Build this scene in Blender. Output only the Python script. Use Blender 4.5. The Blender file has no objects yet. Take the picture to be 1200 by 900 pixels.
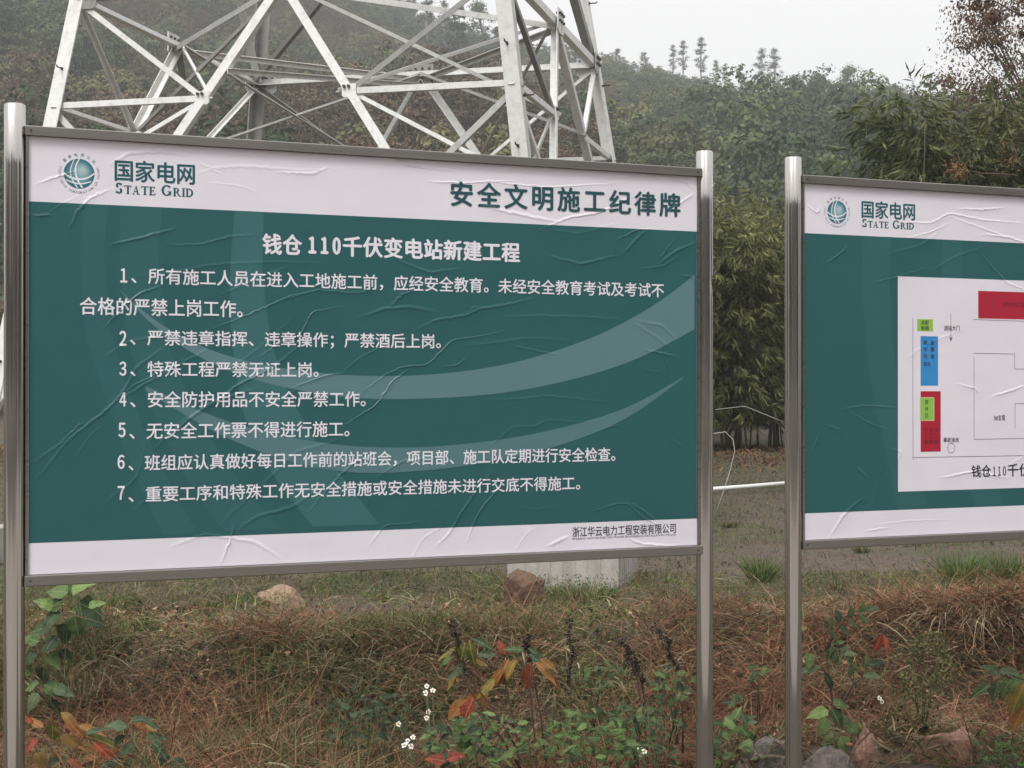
import bpy, math, random
import numpy as np
from mathutils import Vector, Matrix
R = math.radians
SC = bpy.context.scene
COL = SC.collection

# ------------------------------------------------------------------ camera, sky, sun, exposure
FPX = 1790.0                      # focal length in pixels of the 1200 px wide photograph
EYE = 1.55                        # eye height (m); horizon at photograph row 456
cam_d = bpy.data.cameras.new('camera'); cam = bpy.data.objects.new('camera', cam_d); COL.objects.link(cam)
cam_d.sensor_width = 36.0; cam_d.lens = FPX / 1200.0 * 36.0
cam_d.clip_start = 0.05; cam_d.clip_end = 5000.0
cam.location = (0, 0, EYE); cam.rotation_euler = (R(90) + math.atan(6.0 / FPX), 0, 0)
SC.camera = cam

SUN_EL, SUN_AZ = 52.0, 205.0      # soft light from behind and to the left of the viewer
world = bpy.data.worlds.new('World'); SC.world = world; world.use_nodes = True
wn = world.node_tree.nodes; wl = world.node_tree.links
bg = wn['Background']; bg.inputs['Strength'].default_value = 0.10
sky = wn.new('ShaderNodeTexSky'); sky.sky_type = 'NISHITA'; sky.sun_disc = False
sky.sun_elevation = R(SUN_EL); sky.sun_rotation = R(SUN_AZ); sky.dust_density = 6.0; sky.air_density = 1.0
hs = wn.new('ShaderNodeHueSaturation'); hs.inputs['Saturation'].default_value = 0.10
cl = wn.new('ShaderNodeMix'); cl.data_type = 'RGBA'; cl.inputs['Factor'].default_value = 0.72
tc_ = wn.new('ShaderNodeTexCoord'); sx_ = wn.new('ShaderNodeSeparateXYZ'); wl.new(tc_.outputs['Generated'], sx_.inputs[0])
cr_ = wn.new('ShaderNodeValToRGB'); cr_.color_ramp.elements[0].position = 0.0; cr_.color_ramp.elements[0].color = (.36, .357, .36, 1)   # cloud layer, brighter overhead
cr_.color_ramp.elements[1].position = 1.0; cr_.color_ramp.elements[1].color = (1, .985, .985, 1); wl.new(sx_.outputs[2], cr_.inputs[0])
ml_ = wn.new('ShaderNodeVectorMath'); ml_.operation = 'SCALE'; ml_.inputs['Scale'].default_value = 13.0; wl.new(cr_.outputs[0], ml_.inputs[0]); wl.new(ml_.outputs[0], cl.inputs[7])
wl.new(sky.outputs[0], hs.inputs['Color']); wl.new(hs.outputs[0], cl.inputs[6]); wl.new(cl.outputs[2], bg.inputs['Color'])
sun_d = bpy.data.lights.new('sun', 'SUN'); sun_d.energy = 1.5; sun_d.angle = R(18); sun_d.color = (1.0, 0.97, 0.93)
sun = bpy.data.objects.new('sun', sun_d); COL.objects.link(sun); sun.location = (-20, -20, 60)
_az = R(SUN_AZ); _el = R(SUN_EL)
sd = Vector((math.sin(_az) * math.cos(_el), math.cos(_az) * math.cos(_el), math.sin(_el)))
sun.rotation_euler = (-sd).to_track_quat('-Z', 'Y').to_euler()
SC.view_settings.view_transform = 'Standard'; SC.view_settings.look = 'None'
SC.view_settings.exposure = 0.78; SC.view_settings.gamma = 1.0
SC.cycles.volume_bounces = 1
SC.cycles.max_bounces = 6
SC.cycles.transparent_max_bounces = 8

random.seed(7); rng = np.random.default_rng(7)

# ------------------------------------------------------------------ helpers
def lin(c):
    return tuple(((v / 255.0) / 12.92 if v / 255.0 <= .04045 else (((v / 255.0) + .055) / 1.055) ** 2.4) for v in c)

def at(px, py, Y):
    """point at distance Y in front of the viewer seen at photograph pixel (px, py)"""
    return Vector(((px - 600.0) / FPX * Y, Y, EYE + (456.0 - py) / FPX * Y))

def tag(o, label=None, cat=None, group=None, kind=None):
    if label: o['label'] = label
    if cat: o['category'] = cat
    if group: o['group'] = group
    if kind: o['kind'] = kind
    return o

def empty(name, loc=(0, 0, 0), rz=0.0):
    o = bpy.data.objects.new(name, None); o.location = loc; o.rotation_euler = (0, 0, rz)
    o.empty_display_size = .1
    COL.objects.link(o); return o

def link_mesh(name, me, mat=None, parent=None):
    o = bpy.data.objects.new(name, me); COL.objects.link(o)
    if mat is not None and len(me.materials) == 0: me.materials.append(mat)
    if parent is not None: o.parent = parent
    return o

class MB:
    """collects shapes, then builds them as ONE mesh"""
    def __init__(s): s.v = []; s.f = []; s.sm = []
    def add(s, vs, fs, smooth=False):
        b = len(s.v); s.v += [tuple(p) for p in vs]; s.f += [tuple(i + b for i in f) for f in fs]; s.sm += [smooth] * len(fs); return s
    def box(s, x0, x1, y0, y1, z0, z1, bev=0.0):
        if bev <= 0:
            vs = [(x, y, z) for z in (z0, z1) for y in (y0, y1) for x in (x0, x1)]
            return s.add(vs, [(0, 2, 3, 1), (4, 5, 7, 6), (0, 1, 5, 4), (2, 6, 7, 3), (0, 4, 6, 2), (1, 3, 7, 5)])
        import bmesh
        bm = bmesh.new(); bmesh.ops.create_cube(bm, size=1)
        for v in bm.verts:
            v.co = Vector(((x0 + x1) / 2 + v.co.x * (x1 - x0), (y0 + y1) / 2 + v.co.y * (y1 - y0), (z0 + z1) / 2 + v.co.z * (z1 - z0)))
        bmesh.ops.bevel(bm, geom=bm.edges[:], offset=bev, segments=2, affect='EDGES', profile=.6)
        bm.verts.index_update()
        s.add([v.co.copy() for v in bm.verts], [[v.index for v in f.verts] for f in bm.faces]); bm.free(); return s
    def tube(s, pts, rad, n=6, cap=True, smooth=True):
        pts = [Vector(p) for p in pts]
        if not hasattr(rad, '__len__'): rad = [rad] * len(pts)
        vs = []; fs = []; prev = None
        for i, p in enumerate(pts):
            d = (pts[min(i + 1, len(pts) - 1)] - pts[max(i - 1, 0)])
            d = d.normalized() if d.length > 1e-9 else Vector((0, 0, 1))
            if prev is None: a = d.orthogonal().normalized()
            else: a = (prev - d * prev.dot(d)); a = a.normalized() if a.length > 1e-6 else d.orthogonal().normalized()
            prev = a; b = d.cross(a)
            for k in range(n):
                t = 2 * math.pi * k / n
                vs.append(p + (a * math.cos(t) + b * math.sin(t)) * rad[i])
        for i in range(len(pts) - 1):
            for k in range(n):
                fs.append((i * n + k, i * n + (k + 1) % n, (i + 1) * n + (k + 1) % n, (i + 1) * n + k))
        s.add(vs, fs, smooth)
        if cap:
            b = len(s.v) - len(vs)
            s.f.append(tuple(b + k for k in reversed(range(n)))); s.sm.append(False)
            s.f.append(tuple(b + (len(pts) - 1) * n + k for k in range(n))); s.sm.append(False)
        return s
    def lbar(s, p0, p1, e1, e2, w, t):
        """rolled steel angle between two points, flanges along e1 and e2"""
        p0 = Vector(p0); p1 = Vector(p1); a = (p1 - p0).normalized()
        e1 = Vector(e1); e2 = Vector(e2)
        e1 = (e1 - a * e1.dot(a)).normalized(); e2 = (e2 - a * e2.dot(a) - e1 * e2.dot(e1)).normalized()
        pr = [(0, 0), (w, 0), (w, t), (t, t), (t, w), (0, w)]
        vs = [q + e1 * x + e2 * y for q in (p0, p1) for x, y in pr]
        fs = [(i, (i + 1) % 6, 6 + (i + 1) % 6, 6 + i) for i in range(6)] + [(0, 3, 2, 1), (0, 5, 4, 3), (6, 7, 8, 9), (6, 9, 10, 11)]
        return s.add(vs, fs)
    def mesh(s, name):
        me = bpy.data.meshes.new(name); me.from_pydata(s.v, [], s.f)
        me.polygons.foreach_set('use_smooth', s.sm); me.update(); return me
    def build(s, name, mat, parent=None):
        return link_mesh(name, s.mesh(name), mat, parent)

def mesh_np(name, V, F, smooth=False, tint=None):
    """fast mesh from arrays; F is (m,k); tint is a per-vertex float attribute"""
    V = np.asarray(V, np.float32); F = np.asarray(F, np.int32); k = F.shape[1]
    me = bpy.data.meshes.new(name)
    me.vertices.add(len(V)); me.vertices.foreach_set('co', V.ravel())
    me.loops.add(F.size); me.loops.foreach_set('vertex_index', F.ravel())
    me.polygons.add(len(F)); me.polygons.foreach_set('loop_start', np.arange(0, F.size, k, dtype=np.int32))
    me.polygons.foreach_set('use_smooth', np.full(len(F), smooth))
    if tint is not None:
        a = me.attributes.new('tint', 'FLOAT', 'POINT'); a.data.foreach_set('value', np.asarray(tint, np.float32))
    me.update(calc_edges=True); me.validate(); return me

_perm = np.random.default_rng(3).random((256, 256))
def noise2(x, y):
    x = np.asarray(x, float); y = np.asarray(y, float)
    xi = np.floor(x).astype(int); yi = np.floor(y).astype(int); fx = x - xi; fy = y - yi
    fx = fx * fx * (3 - 2 * fx); fy = fy * fy * (3 - 2 * fy)
    g = lambda a, b: _perm[a % 256, b % 256]
    return (g(xi, yi) * (1 - fx) + g(xi + 1, yi) * fx) * (1 - fy) + (g(xi, yi + 1) * (1 - fx) + g(xi + 1, yi + 1) * fx) * fy
def fbm(x, y, o=4):
    s = 0; a = .5; t = 0
    for i in range(o): s = s + a * noise2(x * 2 ** i + 17.3 * i, y * 2 ** i + 5.1 * i); t += a; a *= .5
    return s / t
def sstep(a, b, x):
    t = np.clip((np.asarray(x, float) - a) / (b - a), 0, 1); return t * t * (3 - 2 * t)

# ------------------------------------------------------------------ materials
class NT:
    def __init__(s, name):
        s.m = bpy.data.materials.new(name); s.m.use_nodes = True; s.n = s.m.node_tree.nodes; s.l = s.m.node_tree.links
        s.b = s.n['Principled BSDF']; s.out = s.n['Material Output']
    def new(s, t, **kw):
        n = s.n.new(t)
        for k, v in kw.items(): setattr(n, k, v)
        return n
    def coord(s, scale=(1, 1, 1), kind='Object'):
        c = s.new('ShaderNodeTexCoord'); m = s.new('ShaderNodeMapping'); m.inputs['Scale'].default_value = scale
        s.l.new(c.outputs[kind], m.inputs[0]); return m.outputs[0]
    def noise(s, vec, scale, detail=5, rough=.55):
        n = s.new('ShaderNodeTexNoise'); n.inputs['Scale'].default_value = scale; n.inputs['Detail'].default_value = detail
        n.inputs['Roughness'].default_value = rough
        if vec is not None: s.l.new(vec, n.inputs['Vector'])
        return n.outputs['Fac']
    def ramp(s, fac, stops):
        r = s.new('ShaderNodeValToRGB'); e = r.color_ramp.elements
        while len(e) < len(stops): e.new(.5)
        for el, (p, c) in zip(e, stops): el.position = p; el.color = (*c, 1)
        s.l.new(fac, r.inputs[0]); return r.outputs[0]
    def mix(s, fac, a, b, mode='MIX'):
        m = s.new('ShaderNodeMix'); m.data_type = 'RGBA'; m.blend_type = mode
        for inp, v in ((m.inputs[0], fac), (m.inputs[6], a), (m.inputs[7], b)):
            if isinstance(v, (int, float)): inp.default_value = v
            elif isinstance(v, tuple): inp.default_value = (*v, 1)
            else: s.l.new(v, inp)
        return m.outputs[2]
    def math(s, op, a, b=0.0):
        m = s.new('ShaderNodeMath'); m.operation = op
        for inp, v in ((m.inputs[0], a), (m.inputs[1], b)):
            if isinstance(v, (int, float)): inp.default_value = v
            else: s.l.new(v, inp)
        return m.outputs[0]
    def bump(s, h, strength=.3, dist=.01):
        b = s.new('ShaderNodeBump'); b.inputs['Strength'].default_value = strength; b.inputs['Distance'].default_value = dist
        s.l.new(h, b.inputs['Height']); s.l.new(b.outputs[0], s.b.inputs['Normal']); return s
    def set(s, **kw):
        for k, v in kw.items():
            inp = s.b.inputs[k.replace('_', ' ')]
            if isinstance(v, (int, float)): inp.default_value = v
            elif isinstance(v, tuple): inp.default_value = (*v, 1)
            else: s.l.new(v, inp)
        return s

def leaf_mat(name, stops, rough=.5, trans=.25, per_instance=.0):
    t = NT(name); a = t.new('ShaderNodeAttribute', attribute_name='tint')
    fac = a.outputs['Fac']
    oi = t.new('ShaderNodeObjectInfo')
    if per_instance:
        fac = t.math('ADD', t.math('MULTIPLY', fac, 1 - per_instance), t.math('MULTIPLY', oi.outputs['Random'], per_instance))
    c = t.ramp(fac, stops)
    t.set(Base_Color=c, Roughness=rough + .1); t.b.inputs['Specular IOR Level'].default_value = .12
    tr = t.new('ShaderNodeBsdfTranslucent'); t.l.new(c, tr.inputs[0])
    mx = t.new('ShaderNodeMixShader'); mx.inputs[0].default_value = trans
    t.l.new(t.b.outputs[0], mx.inputs[1]); t.l.new(tr.outputs[0], mx.inputs[2]); t.l.new(mx.outputs[0], t.out.inputs[0])
    return t.m

def single_leaf_mat(name, col, edge, rough=.5, trans=.2, mott=.42):
    """big foreground leaf (unit length along x): blotches, pale midrib, side veins, brown spots"""
    t = NT(name); tc = t.new('ShaderNodeTexCoord'); v = tc.outputs['Object']; oi = t.new('ShaderNodeObjectInfo')
    off = t.new('ShaderNodeVectorMath'); off.operation = 'ADD'; t.l.new(v, off.inputs[0])
    cb = t.new('ShaderNodeCombineXYZ'); t.l.new(t.math('MULTIPLY', oi.outputs['Random'], 37.0), cb.inputs[0]); t.l.new(cb.outputs[0], off.inputs[1]); w = off.outputs[0]
    n = t.noise(w, 3.5, 5, .65); n2 = t.math('ADD', t.math('MULTIPLY', n, 1.1), t.math('MULTIPLY', t.math('SUBTRACT', oi.outputs['Random'], .5), .5))
    c = t.ramp(n2, [(.30, tuple(x * .6 for x in col)), (.30 + mott * .5, col), (.34 + mott, edge)])
    sp = t.new('ShaderNodeSeparateXYZ'); t.l.new(v, sp.inputs[0]); ay = t.math('ABSOLUTE', sp.outputs[1])
    rib = t.math('LESS_THAN', ay, .022)
    vein = t.math('GREATER_THAN', t.math('SINE', t.math('MULTIPLY', t.math('SUBTRACT', sp.outputs[0], t.math('MULTIPLY', ay, .9)), 52.0)), .82)
    lines_ = t.math('MAXIMUM', rib, t.math('MULTIPLY', vein, .45))
    c = t.mix(t.math('MULTIPLY', lines_, .5), c, tuple(min(1, x * 1.5 + .03) for x in edge))
    c = t.mix(t.ramp(t.noise(w, 9, 4, .7), [(.62, (0, 0, 0)), (.68, (.75, .75, .75))]), c, (.06, .035, .02))
    t.set(Base_Color=c, Roughness=rough); t.b.inputs['Specular IOR Level'].default_value = .22
    t.bump(t.math('ADD', t.math('MULTIPLY', lines_, -1.0), n), .5, .02)
    tr = t.new('ShaderNodeBsdfTranslucent'); t.l.new(c, tr.inputs[0])
    mx = t.new('ShaderNodeMixShader'); mx.inputs[0].default_value = trans
    t.l.new(t.b.outputs[0], mx.inputs[1]); t.l.new(tr.outputs[0], mx.inputs[2]); t.l.new(mx.outputs[0], t.out.inputs[0])
    return t.m

def make_materials():
    M = {}
    # stainless steel of the posts: drawn streaks along the pipe, water marks
    def steel(name, base, rough, seed):
        t = NT(name); ax = (lambda k: (k, 1, 1)) if seed else (lambda k: (1, 1, k)); v = t.coord(ax(.02)); n = t.noise(v, 420, 3); v2 = t.coord(ax(.03)); n2 = t.noise(v2, 90, 5, .65)
        mp = t.coord((1, 1, 1)); n3 = t.noise(mp, 9 + seed, 5)
        c = t.mix(n2, tuple(x * .80 for x in base), base)
    
        t.set(Base_Color=c, Metallic=.95, Roughness=t.math('ADD', t.math('MULTIPLY', n2, .14), rough))
        t.b.inputs['Anisotropic'].default_value = .5
        t.bump(n, .06, .0006); return t.m
    M['steel'] = steel('stainless_steel', (.53, .505, .485), .06, 0)
    M['rail'] = steel('brushed_rail_steel', (.33, .31, .295), .22, 3)
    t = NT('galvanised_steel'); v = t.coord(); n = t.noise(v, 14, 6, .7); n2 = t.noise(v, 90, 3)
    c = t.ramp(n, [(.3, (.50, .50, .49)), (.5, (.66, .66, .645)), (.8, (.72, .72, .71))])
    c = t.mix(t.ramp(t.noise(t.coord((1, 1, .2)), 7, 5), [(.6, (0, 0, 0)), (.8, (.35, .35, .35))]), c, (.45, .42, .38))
    oi = t.new('ShaderNodeObjectInfo'); c = t.mix(t.ramp(oi.outputs['Random'], [(0, (.30, .30, .29)), (.35, (.72, .72, .71)), (.7, (1, 1, 1)), (1, (1.05, 1.05, 1.04))]), (0, 0, 0), c, 'MIX') if False else t.mix(1.0, c, t.ramp(oi.outputs['Random'], [(0, (.25, .25, .24)), (.3, (.55, .55, .54)), (.55, (1, 1, 1)), (1, (1.08, 1.08, 1.08))]), 'MULTIPLY')  # random batch tone per member, darkened to stand in for shaded flanges
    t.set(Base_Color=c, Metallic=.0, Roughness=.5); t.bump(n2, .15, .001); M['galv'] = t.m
    t = NT('dark_bolt_steel'); t.set(Base_Color=(.07, .065, .06), Metallic=.5, Roughness=.5); M['bolt'] = t.m
    t = NT('concrete'); v = t.coord(); n = t.noise(v, 5, 8, .65); n2 = t.noise(t.coord((1, 1, .15)), 9, 5)
    c = t.ramp(n, [(.3, (.30, .28, .26)), (.6, (.40, .38, .355)), (.8, (.46, .44, .41))])
    c = t.mix(t.ramp(n2, [(.5, (0, 0, 0)), (.72, (.6, .6, .6))]), c, (.20, .17, .14))
    t.set(Base_Color=c, Roughness=.9); t.bump(t.noise(v, 60, 6), .4, .01); M['concrete'] = t.m
    # ground
    t = NT('soil_and_moss'); v = t.coord(kind='Object'); n = t.noise(v, .55, 8, .62); n2 = t.noise(v, 3.3, 8, .7); n3 = t.noise(v, 26, 6, .7)
    dirt = t.ramp(n3, [(.25, (.035, .025, .018)), (.5, (.085, .063, .048)), (.75, (.17, .135, .108))])
    moss = t.ramp(n2, [(.3, (.03, .033, .014)), (.7, (.08, .08, .035))])
    s = t.math('ADD', t.math('MULTIPLY', n, .6), t.math('MULTIPLY', n2, .4))
    c = t.mix(t.ramp(s, [(.46, (0, 0, 0)), (.58, (1, 1, 1))]), dirt, moss)
    t.set(Base_Color=c, Roughness=.95); t.bump(t.math('ADD', n3, n2), .7, .04); M['ground'] = t.m
    t = NT('wooded_slope'); v = t.coord(); n = t.noise(v, .09, 8, .7)
    t.set(Base_Color=t.ramp(n, [(.3, (.018, .022, .010)), (.6, (.04, .042, .02)), (.8, (.07, .055, .03))]), Roughness=1.0); M['slope'] = t.m
    # rocks
    def rock(name, a, b, c):
        t = NT(name); v = t.coord(); n = t.noise(v, 7, 9, .7); n2 = t.noise(v, 38, 6, .7)
        col = t.ramp(n, [(.3, a), (.5, b), (.72, c)]); col = t.mix(t.ramp(n2, [(.35, (.55, .55, .55)), (.6, (0, 0, 0))]), col, tuple(x * .45 for x in a))
        t.set(Base_Color=col, Roughness=.88); t.bump(n2, .7, .012); return t.m
    M['rock_brown'] = rock('brown_rock', (.065, .034, .020), (.125, .070, .042), (.19, .13, .085))
    M['rock_tan'] = rock('tan_rock', (.20, .13, .08), (.30, .21, .14), (.36, .27, .19))
    M['rock_grey'] = rock('dark_grey_rock', (.06, .052, .046), (.15, .125, .11), (.28, .225, .19))
    M['rock_red'] = rock('reddish_rock', (.17, .085, .055), (.30, .17, .12), (.36, .24, .18))
    # grasses: colours run along the tint of each blade
    M['straw_red'] = leaf_mat('red_brown_straw', [(0, (.028, .014, .009)), (.4, (.11, .050, .028)), (.75, (.27, .138, .078)), (1, (.50, .34, .21))], .7, .15)
    M['straw_tan'] = leaf_mat('tan_straw', [(0, (.035, .028, .017)), (.4, (.12, .092, .055)), (.75, (.26, .21, .125)), (1, (.50, .43, .29))], .7, .15)
    M['grass'] = leaf_mat('short_grass', [(0, (.035, .042, .016)), (.4, (.085, .095, .034)), (.7, (.16, .155, .065)), (1, (.30, .25, .14))], .6, .25)
    M['grass_bright'] = leaf_mat('green_tuft_grass', [(0, (.03, .06, .015)), (.6, (.085, .15, .035)), (1, (.17, .22, .07))], .55, .3)
    M['bamboo_leaf'] = leaf_mat('bamboo_leaves', [(0, (.036, .046, .020)), (.4, (.098, .115, .046)), (.75, (.20, .21, .09)), (1, (.38, .34, .14))], .5, .3)
    M['bamboo_dark'] = leaf_mat('dark_bamboo_leaves', [(0, (.022, .032, .013)), (.5, (.070, .084, .036)), (.9, (.19, .20, .095)), (1, (.24, .24, .10))], .5, .3)
    M['culm'] = NT('bamboo_culm').set(Base_Color=(.085, .07, .035), Roughness=.6).m
    M['bark'] = NT('dark_bark').set(Base_Color=(.06, .045, .035), Roughness=.9).m
    M['bark_pale'] = NT('pale_bark').set(Base_Color=(.20, .17, .15), Roughness=.9).m
    M['twig'] = NT('brown_twig').set(Base_Color=(.075, .038, .026), Roughness=.8).m
    M['twig_pale'] = NT('dry_stem').set(Base_Color=(.24, .17, .11), Roughness=.8).m
    M['stem_green'] = NT('green_stem').set(Base_Color=(.07, .09, .03), Roughness=.6).m
    M['seed_dark'] = NT('withered_seed_head').set(Base_Color=(.022, .014, .012), Roughness=.9).m
    M['seed_orange'] = NT('dry_orange_seed').set(Base_Color=(.22, .11, .04), Roughness=.8).m
    M['petal'] = NT('white_petal').set(Base_Color=(.75, .74, .70), Roughness=.6).m
    M['flower_eye'] = NT('yellow_flower_centre').set(Base_Color=(.45, .30, .04), Roughness=.7).m
    M['crown_green'] = leaf_mat('dark_green_crown', [(0, (.020, .032, .018)), (.5, (.052, .075, .036)), (1, (.15, .165, .075))], .7, .08, .6)
    M['crown_olive'] = leaf_mat('olive_crown', [(0, (.035, .040, .018)), (.5, (.090, .095, .042)), (1, (.21, .195, .09))], .7, .08, .6)
    M['crown_brown'] = leaf_mat('russet_crown', [(0, (.045, .032, .022)), (.5, (.105, .075, .050)), (1, (.18, .13, .085))], .7, .08, .4)
    M['crown_pine'] = leaf_mat('blue_green_crown', [(0, (.014, .024, .016)), (.5, (.034, .050, .032)), (1, (.07, .09, .055))], .7, .15, .4)
    M['crown_red'] = leaf_mat('red_brown_crown', [(0, (.045, .026, .020)), (.5, (.095, .056, .040)), (1, (.16, .11, .070))], .7, .1, .3)
    M['leaf_green'] = single_leaf_mat('fresh_green_leaf', (.05, .095, .03), (.12, .17, .06))
    M['leaf_light'] = single_leaf_mat('light_green_leaf', (.085, .15, .04), (.17, .24, .08))
    M['leaf_dark'] = single_leaf_mat('dull_green_leaf', (.028, .050, .022), (.065, .09, .042))
    M['leaf_grey'] = single_leaf_mat('grey_green_leaf', (.045, .075, .034), (.10, .135, .065))
    M['leaf_yellow'] = single_leaf_mat('yellowing_leaf', (.12, .14, .035), (.30, .19, .05))
    M['leaf_orange'] = single_leaf_mat('orange_leaf', (.27, .095, .03), (.22, .14, .04))
    M['leaf_red'] = single_leaf_mat('red_leaf', (.25, .045, .028), (.32, .10, .045))
    M['pipe_white'] = NT('white_plastic').set(Base_Color=(.78, .78, .76), Roughness=.4).m
    M['cable'] = NT('pale_cable').set(Base_Color=(.5, .5, .47), Roughness=.5).m
    return M
MT = make_materials()

# ------------------------------------------------------------------ terrain
def ground_z(x, y):
    x = np.asarray(x, float); y = np.asarray(y, float)
    z = 0.045 * (fbm(x * 1.3, y * 1.3, 4) - .5) * 2 * sstep(2, 7, y) + .035 * (fbm(x * 6.5, y * 6.5, 4) - .5) * sstep(2, 7, y) * sstep(30, 14, y) + .05 * (fbm(x * .35 + 9, y * .35, 3) - .5)
    dip = sstep(8.9, 7.5, y) * sstep(5.7, 6.7, y)                       # the weedy hollow in front of the bank
    z = z - (.26 + .08 * np.sin(x * 2.1 + 1)) * dip * (1 - .75 * sstep(.7, 1.1, x) * sstep(7.2, 6.8, y))
    lip = np.exp(-((y - 9.0 - .35 * np.sin(x * 1.4)) / .45) ** 2)
    z = z + .10 * lip * sstep(-3.5, -1, x)
    z = z + .22 * np.exp(-((x - 3.1) / .9) ** 2 - ((y - 9.0) / .6) ** 2)  # heap at the right
    z = z - .22 * np.exp(-((x - 2.25) / .22) ** 2 - ((y - 8.2) / .4) ** 2)
    z = z - .18 * np.exp(-((x + .75) / .3) ** 2 - ((y - 7.7) / .45) ** 2)
    z = z + .55 * sstep(15, 27, y) + .03 * np.clip(y - 27, 0, 60)
    return z

def grid_sheet(name, xs, ys, zf, mat):
    X, Y = np.meshgrid(xs, ys); Z = zf(X, Y); nx = len(xs); ny = len(ys)
    V = np.stack([X.ravel(), Y.ravel(), Z.ravel()], 1)
    i = np.arange(nx * (ny - 1)).reshape(ny - 1, nx)[:, :-1].ravel()
    F = np.stack([i, i + 1, i + nx + 1, i + nx], 1)
    return link_mesh(name, mesh_np(name, V, F, True), mat)

xs = np.concatenate([-np.geomspace(900, 5, 40), np.arange(-4.8, 6.6, .045), np.geomspace(6.8, 900, 40)])
ys = np.concatenate([-np.geomspace(400, 1, 30), np.arange(-.6, 5.6, .25), np.arange(5.6, 13.5, .04), np.arange(13.6, 30, .14), np.geomspace(30.3, 60, 16), np.geomspace(66, 900, 24)])
tag(grid_sheet('ground', xs, ys, ground_z, MT['ground']), kind='structure')

def bounce_slab():  # unseen slab under and behind the viewer, added to brighten posts and panels
    t = NT('pale_bounce_concrete'); v = t.coord(); n = t.noise(v, 3, 8, .7)
    t.set(Base_Color=t.ramp(n, [(.3, (.20, .18, .16)), (.7, (.34, .31, .28))]), Roughness=.9); t.bump(t.noise(v, 40, 6), .3, .01)
    tag(MB().box(-70, 70, -7.5, 2.6, -.1, .055, .01).build('bounce_slab', t.m), kind='structure')
bounce_slab()
RIDGE_Y = 285.0
_rx = (np.array([-900, -300, 0, 250, 430, 520, 600, 660, 710, 760, 830, 900, 1000, 1060, 1150, 1300, 1800]) - 600) / FPX * RIDGE_Y
_rz = EYE + (456 - np.array([-190, -160, -130, -80, -20, 28, 52, 60, 68, 80, 100, 122, 148, 176, 206, 240, 270])) / FPX * RIDGE_Y
def hill_z(x, y):
    x = np.asarray(x, float); y = np.asarray(y, float)
    zr = np.interp(x, _rx, _rz)
    t = np.clip((y - 42) / (RIDGE_Y - 42), 0, 1)
    prof = t ** 1.2
    z = zr * prof
    z = z + (fbm(x * .022, y * .022, 4) - .5) * 16 * sstep(60, 140, y) * sstep(RIDGE_Y - 25, RIDGE_Y - 120, y)
    z = np.where(y > RIDGE_Y, zr - (y - RIDGE_Y) * .25 - ((y - RIDGE_Y) / 60) ** 2, z)
    return z - 1.0 + .6 * 0
def far_z(x, y):
    x = np.asarray(x, float); y = np.asarray(y, float)
    zr = EYE + (456 - 140) / FPX * 620 + 3.5 * (fbm(x * .008 + 3, y * 0, 3) - .5) * 2 - .06 * np.abs(x - 190)
    return zr * sstep(330, 620, y) - np.clip(y - 620, 0, 999) * .3 - 2
tag(grid_sheet('hillside', np.arange(-260, 330, 4.0), np.arange(42, 400, 4.0), hill_z, MT['slope']), kind='structure')
tag(grid_sheet('far_hill', np.arange(-250, 455, 11.0), np.arange(340, 712, 11.0), far_z, MT['slope']), kind='structure')

# ------------------------------------------------------------------ sign boards
BO = Vector((-1.327, 4.19, 0.0)); BD = Vector((.922, .385, 0)).normalized(); BRZ = math.atan2(BD.y, BD.x)
BN = Vector((BD.y, -BD.x, 0))                       # towards the viewer
def on_board(px, py, u_off=0.0):
    d = Vector(((px - 600.0) / FPX, 1.0, (456.0 - py) / FPX)); e = Vector((0, 0, EYE))
    s = (BO - e).dot(BN) / d.dot(BN); p = e + d * s
    return ((p - BO).dot(BD) - u_off, p.z)
Z0, Z1 = 1.042, 2.243

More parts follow.
